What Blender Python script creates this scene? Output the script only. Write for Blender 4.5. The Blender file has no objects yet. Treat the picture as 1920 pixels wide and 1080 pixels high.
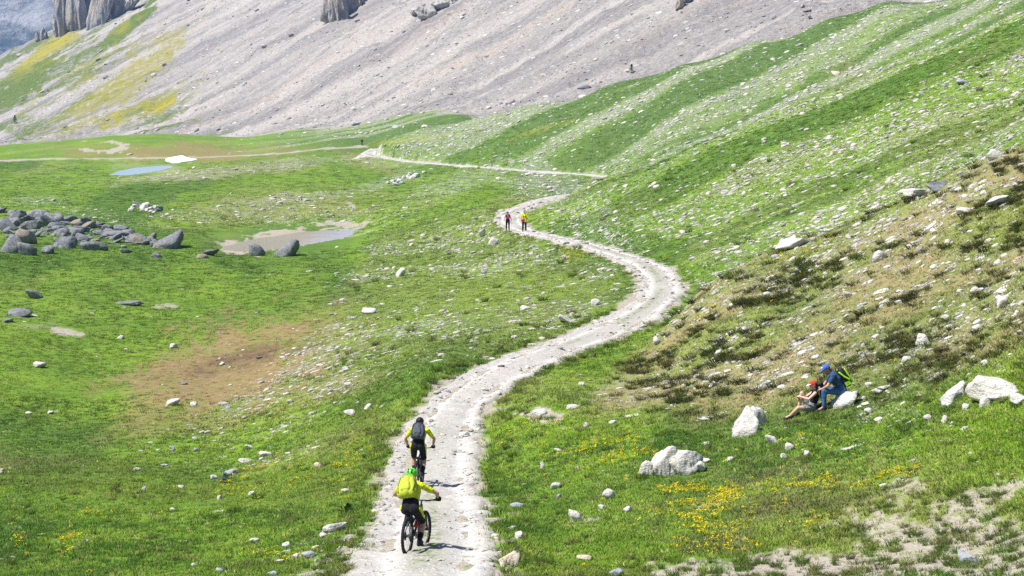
import bpy, bmesh, math, random
import numpy as np
from mathutils import Vector, Matrix, Quaternion

# ------------------------------------------------------------------ camera, sky, sun, exposure
SC = bpy.context.scene
COL = SC.collection
FPX, HROW = 3740.0, 200.0
PIT = math.atan((540.0 - HROW) / FPX)
EYE = 14.0                                   # eye height above the datum of the valley floor
cam = bpy.data.cameras.new('camera')
cam.sensor_width = 36.0
cam.lens = FPX / 1920 * 36.0
cam.clip_start, cam.clip_end = 0.5, 20000
camo = bpy.data.objects.new('camera', cam)
camo.location = (0, 0, EYE)
camo.rotation_euler = (math.pi / 2 - PIT, 0, 0)
COL.objects.link(camo)
SC.camera = camo

SUN_EL = math.radians(58)
SUN_TO = Vector((-0.94, -0.33, 0)).normalized() * math.cos(SUN_EL) + Vector((0, 0, math.sin(SUN_EL)))
w = bpy.data.worlds.new('World')
SC.world = w
w.use_nodes = True
sky = w.node_tree.nodes.new('ShaderNodeTexSky')
sky.sky_type = 'NISHITA'
sky.sun_disc = False
sky.sun_elevation = SUN_EL
sky.sun_rotation = math.atan2(SUN_TO.x, SUN_TO.y)
sky.altitude = 2300
bg = w.node_tree.nodes['Background']
bg.inputs['Strength'].default_value = 0.09
w.node_tree.links.new(sky.outputs[0], bg.inputs[0])
sl = bpy.data.lights.new('sun', 'SUN')
sl.energy = 5.0
sl.angle = math.radians(0.53)
sl.color = (1.0, 0.955, 0.89)
slo = bpy.data.objects.new('sun', sl)
slo.rotation_euler = (-SUN_TO).to_track_quat('-Z', 'Y').to_euler()
slo.location = (-200, -50, 300)
COL.objects.link(slo)
vs = SC.view_settings
vs.view_transform, vs.look, vs.gamma, vs.use_curve_mapping = 'Standard', 'None', 1.0, False
vs.exposure = 0.78
SC.cycles.max_bounces = 5
SC.cycles.diffuse_bounces = 3
SC.cycles.glossy_bounces = 2
SC.cycles.transmission_bounces = 2
SC.cycles.transparent_max_bounces = 6
SC.cycles.volume_bounces = 0
SC.cycles.use_denoising = False
SC.cycles.denoising_input_passes = 'RGB_ALBEDO_NORMAL'

rng = np.random.default_rng(7)
random.seed(7)

# ------------------------------------------------------------------ small tools
def hash2(ix, iy, seed):
    h = (ix.astype(np.int64) * 374761393 + iy.astype(np.int64) * 668265263 + seed * 1442695041) & 0xffffffff
    h = ((h ^ (h >> 13)) * 1274126177) & 0xffffffff
    return ((h ^ (h >> 16)) & 0xffffff).astype(np.float32) / 0xffffff
def vnoise(x, y, seed=0):
    x = np.asarray(x, float); y = np.asarray(y, float)
    ix = np.floor(x); iy = np.floor(y)
    fx = x - ix; fy = y - iy
    fx = fx * fx * (3 - 2 * fx); fy = fy * fy * (3 - 2 * fy)
    a = hash2(ix, iy, seed); b = hash2(ix + 1, iy, seed)
    c = hash2(ix, iy + 1, seed); d = hash2(ix + 1, iy + 1, seed)
    return (a + (b - a) * fx) * (1 - fy) + (c + (d - c) * fx) * fy
def fbm(x, y, seed=0, oc=4):
    s = 0; a = 0.5; n = 0
    for k in range(oc):
        s = s + a * vnoise(x * 2 ** k, y * 2 ** k, seed + k * 17); n += a; a *= 0.5
    return s / n
def sstep(a, b, x):
    t = np.clip((x - a) / (b - a), 0, 1)
    return t * t * (3 - 2 * t)

def tag(o, label=None, cat=None, group=None, kind=None):
    if label: o['label'] = label
    if cat: o['category'] = cat
    if group: o['group'] = group
    if kind: o['kind'] = kind
    return o
def link(name, me, mat=None, parent=None):
    if mat is not None and not me.materials: me.materials.append(mat)
    o = bpy.data.objects.new(name, me)
    COL.objects.link(o)
    if parent: o.parent = parent
    return o
def empty(name, loc, rz=0.0):
    o = bpy.data.objects.new(name, None)
    o.empty_display_size = 0.1
    o.location = loc; o.rotation_euler = (0, 0, rz)
    COL.objects.link(o)
    return o
def mesh_np(name, V, F, smooth=True):
    me = bpy.data.meshes.new(name)
    V = np.asarray(V, np.float32); F = np.asarray(F, np.int32)
    me.vertices.add(len(V)); me.vertices.foreach_set('co', V.ravel())
    k = F.shape[1]
    me.loops.add(F.size); me.loops.foreach_set('vertex_index', F.ravel())
    me.polygons.add(len(F))
    me.polygons.foreach_set('loop_start', np.arange(0, F.size, k, dtype=np.int32))
    me.polygons.foreach_set('loop_total', np.full(len(F), k, np.int32))
    me.update(calc_edges=True)
    if smooth: me.polygons.foreach_set('use_smooth', np.ones(len(F), bool))
    return me
def attr(me, name, data, dom='POINT'):
    data = np.asarray(data, np.float32)
    if data.ndim == 1:
        a = me.attributes.new(name, 'FLOAT', dom); a.data.foreach_set('value', data)
    elif data.shape[1] == 3:
        a = me.attributes.new(name, 'FLOAT_VECTOR', dom); a.data.foreach_set('vector', data.ravel())
    else:
        a = me.attributes.new(name, 'FLOAT_COLOR', dom); a.data.foreach_set('color', data.ravel())
def grid_faces(nr, nc):
    i = np.arange(nr * nc).reshape(nr, nc)
    return np.stack([i[:-1, :-1], i[:-1, 1:], i[1:, 1:], i[1:, :-1]], -1).reshape(-1, 4)

# ------------------------------------------------------------------ material node helper
class Mat:
    def __init__(s, name):
        s.m = bpy.data.materials.new(name); s.m.use_nodes = True
        s.t = s.m.node_tree; s.b = s.t.nodes['Principled BSDF']
        s.out = s.t.nodes['Material Output']
    def n(s, typ, ins=None, **pr):
        nd = s.t.nodes.new('ShaderNode' + typ)
        for k, v in pr.items(): setattr(nd, k, v)
        for k, v in (ins or {}).items(): s.put(nd.inputs[k], v)
        return nd
    def put(s, sock, v):
        if isinstance(v, bpy.types.NodeSocket): s.t.links.new(v, sock)
        else: sock.default_value = v
    def math(s, op, a, b=0.0, clamp=False):
        nd = s.n('Math', operation=op, use_clamp=clamp); s.put(nd.inputs[0], a); s.put(nd.inputs[1], b); return nd.outputs[0]
    def mix(s, f, a, b, blend='MIX'):
        nd = s.n('Mix', data_type='RGBA', blend_type=blend)
        c = lambda v: (*v, 1) if isinstance(v, tuple) and len(v) == 3 else v
        s.put(nd.inputs[0], f); s.put(nd.inputs[6], c(a)); s.put(nd.inputs[7], c(b)); return nd.outputs[2]
    def ss(s, x, a, b, lo=0.0, hi=1.0):
        nd = s.n('MapRange', interpolation_type='SMOOTHSTEP')
        s.put(nd.inputs[0], x)
        for i, v in zip((1, 2, 3, 4), (a, b, lo, hi)): s.put(nd.inputs[i], v)
        return nd.outputs[0]
    def noise(s, vec, scale, det=4, rough=0.6, dist=0.0):
        nd = s.n('TexNoise', {'Scale': scale, 'Detail': det, 'Roughness': rough, 'Distortion': dist})
        s.put(nd.inputs['Vector'], vec); return nd.outputs[0]
    def vmul(s, v, k):
        nd = s.n('VectorMath', operation='MULTIPLY'); s.put(nd.inputs[0], v); nd.inputs[1].default_value = k; return nd.outputs[0]
    def base(s, col, rough=0.9, bump=None, bs=0.5, bd=0.02, spec=0.2):
        s.put(s.b.inputs['Base Color'], (*col, 1) if isinstance(col, tuple) and len(col) == 3 else col)
        s.put(s.b.inputs['Roughness'], rough)
        s.b.inputs['Specular IOR Level'].default_value = spec
        if bump is not None:
            nd = s.n('Bump', {'Strength': bs, 'Distance': bd}); s.put(nd.inputs['Height'], bump)
            s.t.links.new(nd.outputs[0], s.b.inputs['Normal'])
        return s.m
def plain(name, col, rough=0.7, spec=0.3, var=0.12, scale=30.0, metal=0.0):
    M = Mat(name)
    tc = M.n('TexCoord').outputs['Object']
    f = M.noise(tc, scale, 3)
    c = M.mix(f, tuple(x * (1 - var) for x in col), tuple(min(1, x * (1 + var)) for x in col))
    M.b.inputs['Metallic'].default_value = metal
    return M.base(c, rough, spec=spec)

# ------------------------------------------------------------------ survey of the valley
# every station is a sighting (photo column, photo row) with its estimated distance in metres
cp, sp = math.cos(PIT), math.sin(PIT)
def sight(px, row):
    cx = (px - 960.0) / FPX; cy = (540.0 - row) / FPX
    den = cp + sp * cy
    return cx / den, (-sp + cp * cy) / den            # lateral and vertical tangent
def unsight(u, t):
    cy = (t * cp + sp) / (cp - t * sp)
    return 960 + FPX * u * (cp + sp * cy), 540 - FPX * cy
ST = []
def row_(row, *pairs):
    for px, Y in pairs:
        u, t = sight(px, row); ST.append((u, math.log(Y), t))
def at_(px, Y, z):
    u, _ = sight(px, 540); ST.append((u, math.log(Y), z / Y))
for px in (-700, 0, 480, 960, 1440, 1920, 2600):
    at_(px, 5, -2.4); at_(px, 10, -3.9); at_(px, 18, -5.5)
row_(1080, (-500, 36), (0, 36), (300, 36), (600, 35), (790, 34), (1000, 34.5), (1300, 33.5), (1600, 32), (1900, 30))
row_(1000, (0, 45), (300, 45), (600, 42), (720, 41), (805, 40.5), (920, 41), (1100, 41), (1400, 39), (1700, 36), (1900, 34))
row_(900, (-500, 55), (0, 57), (250, 59), (450, 59), (600, 55), (700, 52.5), (815, 52), (900, 51.5), (1000, 50.5), (1300, 47), (1600, 43), (1900, 39))
row_(862, (0, 65), (150, 66), (300, 66))
row_(800, (-500, 80), (0, 80), (200, 80), (400, 76), (550, 69), (680, 63), (760, 60.5), (835, 60), (900, 59.5), (1000, 57.5), (1250, 53), (1550, 48.5), (1900, 43))
row_(750, (300, 87), (500, 81), (650, 71))
row_(700, (0, 97), (200, 101), (400, 101), (550, 92), (700, 77), (850, 67.5), (940, 68), (1050, 67))
row_(640, (-500, 108), (0, 108), (200, 112), (400, 112), (550, 107), (700, 96), (850, 86), (1000, 78.5))
row_(590, (0, 118), (200, 122), (400, 124), (600, 120), (800, 107), (1000, 95), (1120, 90))
row_(540, (-500, 135), (0, 135), (200, 140), (400, 142), (600, 138), (800, 128), (1000, 115), (1100, 109))
row_(485, (0, 160), (200, 160), (400, 163), (600, 165), (750, 160), (900, 148), (1000, 138))
row_(445, (-500, 180), (0, 180), (200, 185), (350, 188), (700, 190), (800, 180), (900, 170))
for px in (430, 540, 650): at_(px, 182, -12.9); at_(px, 210, -12.9)
row_(400, (-500, 225), (0, 225), (200, 225), (400, 228), (600, 228), (750, 215), (850, 200), (920, 184))
row_(352, (-500, 320), (0, 320), (250, 322), (450, 318), (650, 315), (800, 300), (950, 270))
row_(372, (700, 268), (850, 245), (950, 215))
for px in (200, 260, 320): at_(px, 396, -13.4); at_(px, 440, -13.4)
row_(312, (440, 392), (560, 400), (640, 408), (350, 384))
row_(330, (0, 388), (120, 388), (1000, 330), (860, 345))
row_(296, (-500, 510), (0, 500), (200, 505), (350, 500), (480, 495), (600, 470))
row_(272, (0, 640), (-500, 640)); row_(248, (300, 600)); row_(254, (200, 615), (400, 590)); row_(265, (100, 630))
at_(0, 760, -16); at_(300, 690, -12); at_(150, 720, -16); at_(430, 660, -11)
row_(260, (500, 560), (640, 520)); row_(242, (640, 590), (760, 500), (820, 480)); row_(222, (720, 590), (860, 500)); row_(208, (850, 545))
# near hillside on the right
def M3(px, row):
    u, t = sight(px, row); ST.append((u, math.log(12.9 / (0.5 * u + 0.022 - t)), t))
for px, row in ((1250, 700), (1550, 700), (1900, 700), (1450, 600), (1650, 600), (1900, 600), (1500, 520), (1700, 480), (1900, 450),
                (1920, 275), (1800, 322), (1700, 370), (1600, 412), (1500, 450), (1420, 488), (1350, 522), (2300, 110), (2300, 450), (2300, 700)): M3(px, row)
row_(600, (1268, 84))
row_(560, (1300, 83))
at_(1350, 91, -9.4); at_(1500, 92, -8.3); at_(1700, 91, -6.6); at_(1920, 90, -4.6); at_(2300, 88, -1.0)
# shoulder behind it
row_(505, (1350, 104)); row_(442, (1500, 107)); row_(362, (1700, 107)); row_(265, (1920, 105)); row_(95, (2300, 104))
row_(430, (1200, 138)); row_(400, (1400, 128)); row_(300, (1600, 134)); row_(180, (1900, 133))
row_(480, (1300, 116)); row_(395, (1080, 172)); row_(360, (1250, 155))
for px, row, Y in ((1080, 353, 192), (1140, 328, 190), (1300, 268, 186), (1480, 197, 183), (1700, 110, 180), (1920, 22, 178), (2300, -120, 178)): row_(row, (px, Y))
at_(1140, 235, -12.2); at_(1300, 240, -12.0); at_(1480, 240, -9); at_(1700, 240, -4.5); at_(1920, 240, 0); at_(2300, 240, 12)
at_(1080, 235, -11.6); at_(1060, 280, -11.8)
# upper green slope
def M1(px, row):
    u, t = sight(px, row); ST.append((u, math.log(73.1 / (0.4 * u + 0.17 - t)), t))
for px, row in ((1660, 2), (1547, 37), (1413, 78), (1280, 121), (1140, 160), (1006, 196), (900, 219), (800, 243), (720, 268), (1200, 230), (1400, 160), (1600, 90), (1800, 20), (1920, -50),
                (1000, 280), (2300, -200), (1100, 290), (900, 280)): M1(px, row)
at_(900, 478, -4.5); at_(1100, 462, 0); at_(1300, 446, 6); at_(1480, 436, 12); at_(1660, 426, 17); at_(1920, 415, 26); at_(2300, 410, 42)
# great scree slope
def SCR(px, row):
    u, t = sight(px, row); ST.append((u, math.log(118.8 / (0.47 * u + 0.22 - t)), t))
for px, row in ((0, 250), (0, 180), (0, 115), (100, 82), (300, 0), (150, 180), (300, 230), (300, 120), (450, 245), (450, 120), (500, 0), (640, 232), (640, 120), (700, 0),
                (880, 200), (880, 100), (900, 0), (1100, 120), (1100, 0), (1300, 60), (1500, 20), (-500, 250), (-500, 120), (-200, 100)): SCR(px, row)
for px in (-500, 0, 480, 960, 1440, 1920, 2400):
    u, _ = sight(px, 540)
    for Y in (800, 1100, 1440, 1700):
        if px >= 900 or (px >= 480 and Y > 1000) or Y > 1400: at_(px, Y, 0.47 * u * Y + 0.22 * Y - 118.8)
# the cart track, as a centre line of sightings
ROAD = [(770, 1180, 28), (782, 1110, 32), (792, 1080, 34), (806, 1000, 40.5), (808, 950, 46), (808, 900, 52), (832, 800, 60), (888, 732, 66.5), (1000, 672, 73), (1120, 628, 80.5), (1200, 587, 89), (1236, 552, 97),
        (1232, 520, 107), (1195, 492, 118), (1120, 466, 135), (1040, 447, 152), (977, 431, 167), (952, 409, 180), (985, 388, 190), (1040, 371, 200), (1105, 362, 222), (1170, 347, 270), (1165, 336, 312),
        (1120, 330, 332), (1000, 321, 352), (860, 311, 385), (770, 303, 412), (705, 294, 440), (690, 287, 456), (705, 279, 478)]
R3 = []
for px, row, Y in ROAD:
    u, t = sight(px, row); R3.append((u * Y, Y, t * Y))
    if Y > 33: ST.append((u, math.log(Y), t))
R3 = np.array(R3)
def smooth_line(P, step=0.5):
    out = []
    for i in range(len(P) - 1):
        p0, p1, p2, p3 = P[max(i - 1, 0)], P[i], P[i + 1], P[min(i + 2, len(P) - 1)]
        n = max(2, int(np.linalg.norm(p2 - p1) / step))
        k = np.linspace(0, 1, n, endpoint=False)[:, None]
        out.append(0.5 * (2 * p1 + (p2 - p0) * k + (2 * p0 - 5 * p1 + 4 * p2 - p3) * k ** 2 + (3 * p1 - p0 - 3 * p2 + p3) * k ** 3))
    out.append(P[-1:]); return np.concatenate(out)
RL = smooth_line(R3)

# thin plate spline through the stations
ST = np.array(ST)
KU = 5.0
def tps_k(r2): return 0.5 * r2 * np.log(r2 + 1e-12)
PX_ = np.stack([ST[:, 0] * KU, ST[:, 1]], 1)
r2 = ((PX_[:, None] - PX_[None]) ** 2).sum(-1)
n = len(ST)
A = np.zeros((n + 3, n + 3)); A[:n, :n] = tps_k(r2) + np.eye(n) * 0.0004
Pm = np.concatenate([np.ones((n, 1)), PX_], 1); A[:n, n:] = Pm; A[n:, :n] = Pm.T
wts = np.linalg.solve(A, np.concatenate([ST[:, 2], np.zeros(3)]))
ug = np.concatenate([-0.275 - np.cumsum(np.geomspace(0.0016, 0.03, 44))[::-1], np.linspace(-0.275, 0.275, 470), 0.275 + np.cumsum(np.geomspace(0.0016, 0.03, 44))])
lg = np.arange(math.log(5), math.log(1720), 0.0075)
UG, LG = np.meshgrid(ug, lg)
uu, ll = (UG * KU).ravel(), LG.ravel()
tt = np.empty(uu.size)
for a in range(0, uu.size, 40000):
    s = slice(a, a + 40000)
    q = (uu[s, None] - PX_[None, :, 0]) ** 2 + (ll[s, None] - PX_[None, :, 1]) ** 2
    tt[s] = tps_k(q) @ wts[:n] + wts[n] + wts[n + 1] * uu[s] + wts[n + 2] * ll[s]
TG = tt.reshape(UG.shape)
YG = np.exp(LG); XG = UG * YG; ZG = TG * YG
# crest of the scree mountain: beyond it the ground falls away
ZG = np.where(YG > 1560, ZG - np.clip(YG - 1560, 0, None) * 1.1, ZG)
# hummocks
h1 = (fbm(XG / 7, YG / 7, 3) - .5) * 0.46 * sstep(20, 40, YG) + (fbm(XG / 2.2, YG / 2.2, 5) - .5) * 0.20 + (fbm(XG / 0.7, YG / 0.7, 8, 3) - .5) * 0.09 * (1 - sstep(60, 110, YG))
h2 = (fbm(XG / 28, YG / 28, 9) - .5) * 2.5 * sstep(90, 180, YG) + (fbm(XG / 60, YG / 60, 11) - .5) * 5 * sstep(500, 700, YG)
PU = 960 + FPX * UG / cp                      # bearing of every station as a photo column
Yb = np.interp(PU, [-600, 0, 300, 440, 640, 720, 880, 900, 1100, 1300, 1480, 1660, 1920, 2400], [720, 720, 690, 655, 600, 590, 528, 462, 450, 432, 425, 417, 408, 405])
along = XG * .92 + YG * .39; across = -XG * .39 + YG * .92
scr0 = sstep(0, 60, YG - Yb)
wrp = across + (fbm(XG / 70, YG / 70, 121, 3) - .5) * 60 + (fbm(XG / 18, YG / 18, 123, 3) - .5) * 14
crest = sstep(-120, -60, YG - Yb) * (1 - scr0)
h1 = h1 * (1 - .6 * crest); h2 = h2 * (1 - .85 * crest)
h2 = h2 * (1 - .6 * scr0) + scr0 * ((fbm(wrp / 34, along / 300, 111, 4) - .5) * 11 + (fbm(XG / 11, YG / 11, 113, 4) - .5) * 4.0 + (fbm(XG / 4, YG / 4, 115, 3) - .5) * 2.2)
h2 = h2 + (fbm(across / 12, along / 150, 117, 3) - .5) * 1.4 * sstep(290, 330, YG) * (1 - scr0) * (1 - crest) * sstep(-30, 0, XG)
PXG, ROWG = unsight(UG, TG)
pondflat = np.exp(-(((PXG - 545) / 150) ** 2 + ((YG - 196) / 22) ** 2) ** 2) + np.exp(-(((PXG - 265) / 75) ** 2 + ((YG - 425) / 50) ** 2) ** 2)
ZG = ZG + (h1 + h2) * (1 - np.clip(pondflat, 0, 1))
# two basins that hold water
BAS = []
for bpx, bY, brx, bry, sk in ((546, 196.5, 112, 8.6, .098), (265, 430, 52, 19, .45)):
    q = np.sqrt(((PXG - bpx) / brx) ** 2 + ((YG - bY - (PXG - bpx) * sk) / bry) ** 2) + (fbm(XG / (bry * .35), YG / (bry * .6), 151, 4) - .5) * .55
    ring = (q > 1.15) & (q < 1.55) & (YG > bY - 60) & (YG < bY + 90)
    wl = float(np.quantile(ZG[ring], .12))
    kb = 1 - sstep(1.0, 1.75, q)
    ZG = np.where((YG > bY - 80) & (YG < bY + 120), ZG * (1 - kb) + (wl - .10 + .32 * (q - 1).clip(-1, .75)) * kb, ZG)
    ZG = np.where(ring, np.maximum(ZG, wl + .03), ZG)
    BAS.append((bpx, bY, brx * 1.22, bry * 1.22, sk, wl))
# distance to the track, and levelling of its bed
rd = np.full(XG.size, 99.0, np.float32); rz = np.zeros(XG.size, np.float32)
xs, ys = XG.ravel(), YG.ravel()
RLs = RL[::2]
cand = np.where((ys < 500) & (ys > 24) & (np.abs(xs) < 60))[0]
for a in range(0, cand.size, 20000):
    c = cand[a:a + 20000]
    d2 = ((xs[c, None] - RLs[None, :, 0]) ** 2 + (ys[c, None] - RLs[None, :, 1]) ** 2).astype(np.float32)
    k = d2.argmin(1); rd[c] = np.sqrt(d2[np.arange(len(c)), k]); rz[c] = RLs[k, 2]
RD = rd.reshape(XG.shape); RZ = rz.reshape(XG.shape)
kk = 1 - sstep(1.15, 3.0, RD + (fbm(XG / 1.1, YG / 1.1, 21) - .5) * 1.0)
ZG = ZG * (1 - kk) + (RZ + h1 * .25) * kk
bu, bt = sight(1528, 769); bY = 49.6; bx = bu * bY
bk = np.exp(-((XG - bx) ** 2 + (YG - bY) ** 2) / 1.5)
ZG = ZG - (XG - bx) * .42 * bk * .95
TG = ZG / YG
PXG, ROWG = unsight(UG, TG)

def ground(x, y):
    """height of the terrain (world z) at x, y"""
    x = np.asarray(x, float); y = np.asarray(y, float)
    u = np.clip(x / y, ug[0], ug[-1]); l = np.clip(np.log(y), lg[0], lg[-1])
    j = np.clip(np.searchsorted(ug, u) - 1, 0, len(ug) - 2); i = np.clip(((l - lg[0]) / 0.0075).astype(int), 0, len(lg) - 2)
    fu = (u - ug[j]) / (ug[j + 1] - ug[j]); fl = (l - lg[i]) / 0.0075
    z = (ZG[i, j] * (1 - fu) + ZG[i, j + 1] * fu) * (1 - fl) + (ZG[i + 1, j] * (1 - fu) + ZG[i + 1, j + 1] * fu) * fl
    return z + EYE
def gridval(G, x, y):
    u = np.clip(x / y, ug[0], ug[-1]); l = np.clip(np.log(y), lg[0], lg[-1])
    j = np.clip(np.searchsorted(ug, u), 0, len(ug) - 1); i = np.clip(np.rint((l - lg[0]) / 0.0075).astype(int), 0, len(lg) - 1)
    return G[i, j]
def spot(px, row, ymin=22):
    """the point of the terrain seen along one sighting"""
    u, t = sight(px, row)
    j = min(max(int(np.searchsorted(ug, u)), 1), len(ug) - 1)
    f = (u - ug[j - 1]) / (ug[j] - ug[j - 1])
    col = TG[:, j - 1] * (1 - f) + TG[:, j] * f
    ok = np.where((col >= t) & (YG[:, 0] > ymin))[0]
    i = ok[0] if len(ok) else int(np.argmax(col * (YG[:, 0] > 60)+ 0 * col if t < 0 else np.where(YG[:, 0] > 60, col, -9)))
    g = (t - col[i - 1]) / (col[i] - col[i - 1] + 1e-9) if len(ok) else 0
    Y = math.exp(lg[i - 1] + 0.0075 * min(max(g, 0), 1))
    return Vector((u * Y, Y, float(ground(u * Y, Y))))
# what can be seen from the path head, used for choosing how fine to build
VIS = np.maximum.accumulate(TG, 0) <= TG + 0.0012
def blob(cx, cy, rx, ry, rot=0.0, soft=0.5, yr=(0, 1e9), wob=0.5):
    """patch of ground around a sighted centre (0..1)"""
    c, s = math.cos(math.radians(rot)), math.sin(math.radians(rot))
    dx, dy = PXG - cx, ROWG - cy
    q = np.sqrt(((dx * c + dy * s) / rx) ** 2 + ((-dx * s + dy * c) / ry) ** 2)
    nn = (fbm(UG * 70, LG * 22 + cx, 31, 5) - .5) * 1.5 + (fbm(UG * 420, LG * 120 + cx, 33, 3) - .5) * .9
    return (1 - sstep(1 - soft, 1 + soft, q + nn * 2 * wob)) * ((YG > yr[0]) & (YG < yr[1]))
# ------------------------------------------------------------------ what grows where
Yb = np.interp(PU, [-600, 0, 300, 440, 640, 720, 880, 900, 1100, 1300, 1480, 1660, 1920, 2400], [720, 720, 690, 655, 600, 590, 528, 462, 450, 432, 425, 417, 408, 405])
scree = sstep(-8, 8, YG - Yb + (fbm(XG / 14, YG / 14, 41) - .5) * np.interp(PU, [0, 850, 950], [50, 40, 9]))
# fall line bands
bandM1 = fbm(across / 11 + fbm(XG / 25, YG / 25, 44, 2) * .8, along / 420, 43, 4)
a2 = YG * .995 - XG * .10
bandM2 = fbm(a2 / 6.5 + fbm(XG / 9, YG / 9, 46, 2) * .7, along / 130, 45, 4)
inM1 = sstep(255, 285, YG) * (1 - scree) * sstep(-25, 25, XG - np.interp(YG, [280, 330, 450, 520], [16, 12, -32, -60]))
edgeM2 = np.interp(YG, [85, 100, 120, 135, 150, 165, 180, 200, 240], [9.0, 10.2, 10.5, 9.2, 7.2, 4.6, 3.2, 5.0, 8])
inM2 = sstep(86, 96, YG) * (1 - sstep(215, 245, YG)) * sstep(-1.2, 1.2, XG - edgeM2)
inM3 = (1 - sstep(84, 90, YG)) * sstep(52, 60, YG + (XG - 4) * 1.1) * sstep(.2, 2.2, XG - np.interp(YG, [30, 56, 64, 72, 80, 88], [-1, 0.6, 1.6, 3.2, 5.6, 8.0]))
bank = sstep(66, 80, YG) * (1 - sstep(185, 215, YG)) * (1 - sstep(-2, 1, XG - np.interp(YG, [60, 97, 118, 150, 200], [-2, 6.4, 6.6, 2, 0])))
bank = bank * sstep(-1, 1, XG - np.interp(YG, [60, 80, 100, 120, 150, 190, 215], [-7, -8.2, -11.5, -11, -12.5, -13, -8]))
patchy = fbm(XG / 9, YG / 9, 47, 4)
fine = fbm(XG / 2.5, YG / 2.5, 49, 3)
rocky = np.zeros_like(XG) + .03 * sstep(.5, .7, patchy)
rocky = np.maximum(rocky, inM2 * (.16 + .95 * sstep(.42, .60, bandM2)) * (.65 + .5 * sstep(.3, .62, patchy)))
rocky = np.maximum(rocky, inM1 * (.10 + 1.0 * sstep(.47, .60, bandM1)) * (.7 + .5 * fine))
rocky = np.maximum(rocky, inM3 * (.22 + .65 * sstep(.38, .62, fine)))
rocky = np.maximum(rocky, bank * (.18 + .75 * sstep(.42, .64, patchy)) * (.4 + .9 * sstep(.35, .6, fine)))
for b in ((540, 377, 130, 13, -6, .8), (520, 404, 200, 17, 0, .7), (200, 405, 110, 10, 10, .5), (60, 375, 70, 8, 0, .5), (430, 320, 190, 11, -6, .6), (820, 365, 110, 20, -22, .55), (740, 336, 60, 10, -15, .5),
          (560, 700, 110, 22, -22, .75), (520, 735, 120, 20, -20, .75), (455, 755, 70, 10, -20, .8), (560, 790, 90, 10, -25, .7), (520, 862, 70, 8, -15, .7), (430, 810, 160, 40, -10, .2), (600, 1030, 60, 30, -20, .5), (1080, 400, 130, 45, 35, .9),
          (1670, 780, 90, 16, 0, .6), (1280, 560, 60, 20, -30, .7), (1840, 300, 60, 30, -30, .6), (1500, 460, 70, 16, -30, .8), (1060, 605, 60, 14, -25, .95), (1700, 850, 200, 60, 0, .15), (990, 330, 120, 14, 0, .3)):
    rocky = np.maximum(rocky, blob(*b[:5]) * b[5])
rocky = np.maximum(rocky, sstep(600, 1300, PXG) * .12 * (YG > 330) * (YG < 460) * (1 - scree))
brown = blob(425, 690, 185, 78, -14, .42, (60, 140)) * .95
for b in ((290, 745, 70, 40, -40, .6), (500, 640, 160, 30, -10, .5), (600, 620, 60, 60, -40, .35), (330, 285, 190, 16, 0, .75), (340, 800, 170, 18, -8, .4), (600, 735, 90, 20, -15, .35), (690, 305, 70, 12, 20, .35)):
    brown = np.maximum(brown, blob(*b[:5]) * b[5])
wet = blob(455, 672, 90, 16, -14, .6, (60, 140)) + .8 * blob(560, 655, 60, 9, -14, .5, (60, 140))
bare = np.maximum.reduce([blob(1790, 1010, 210, 58, 6, .5, (0, 60)) * .85, blob(1580, 1068, 420, 34, -3, .5, (0, 60)) * .95, blob(1850, 930, 130, 18, -12, .4, (0, 60)) * .8, blob(1700, 912, 40, 16, 0, .4, (0, 60)) * .7,
                          blob(1025, 782, 40, 13, 8, .3, (0, 80)), blob(655, 1050, 60, 45, -30, .4, (0, 60)) * .9, blob(630, 1085, 90, 20, 0, .4, (0, 60)) * .9,
                          (blob(195, 276, 44, 10, 0, .15, (300, 700)) - blob(194, 275.5, 34, 6.5, 0, .2, (300, 700))).clip(0, 1) * .9, blob(548, 446, 132, 20, -8, .2, (150, 230)) * .9, blob(310, 574, 30, 6, 0, .5) * .7, blob(125, 622, 28, 7, 10, .4) * .9, blob(1620, 520, 180, 60, -25, .6, (0, 88)) * .35,
                          blob(260, 313, 70, 12, 0, .25, (300, 520)) * .5, blob(658, 384, 14, 5, 40, .3, (200, 330)) * .9, blob(70, 612, 60, 9, 0, .5) * .5, blob(1150, 725, 60, 16, -20, .5, (0, 88)) * .5])
bare = np.maximum(bare, (1 - sstep(1.0, 2.0, RD + (fbm(XG / .9, YG / .9, 51) - .5) * 1.6)) * .9)
# narrow foot tracks
def track(pts, wpx):
    m = np.zeros_like(XG)
    P = smooth_line(np.array([[p[0], p[1], 0.] for p in pts]), 6)
    dmin = np.interp(PXG, P[:, 0], P[:, 1])
    return (1 - sstep(wpx * .5, wpx * 1.1, np.abs(ROWG - dmin + (fbm(XG / 6, YG / 6, 53) - .5) * 2))) * (PXG > P[0, 0]) * (PXG < P[-1, 0]) * (YG > 300) * (YG < 700)
bare = np.maximum(bare, track([(-60, 306), (60, 299), (200, 297), (350, 295), (480, 291), (560, 284), (640, 276), (690, 275)], 2.4) * .85)
dry = np.maximum(inM3 * (.56 + .68 * sstep(.35, .65, fbm(XG / 4, YG / 4, 55))), np.maximum(bank * .20, inM2 * .3 * sstep(.4, .7, patchy)))
dry = np.maximum(dry, np.maximum(blob(540, 390, 190, 30, -3, .5) * .6, blob(430, 320, 190, 14, -6, .5) * .6))
dry = np.maximum(dry, blob(1620, 960, 330, 80, 0, .6, (0, 60)) * .5)
yellow = np.zeros_like(XG)
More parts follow.
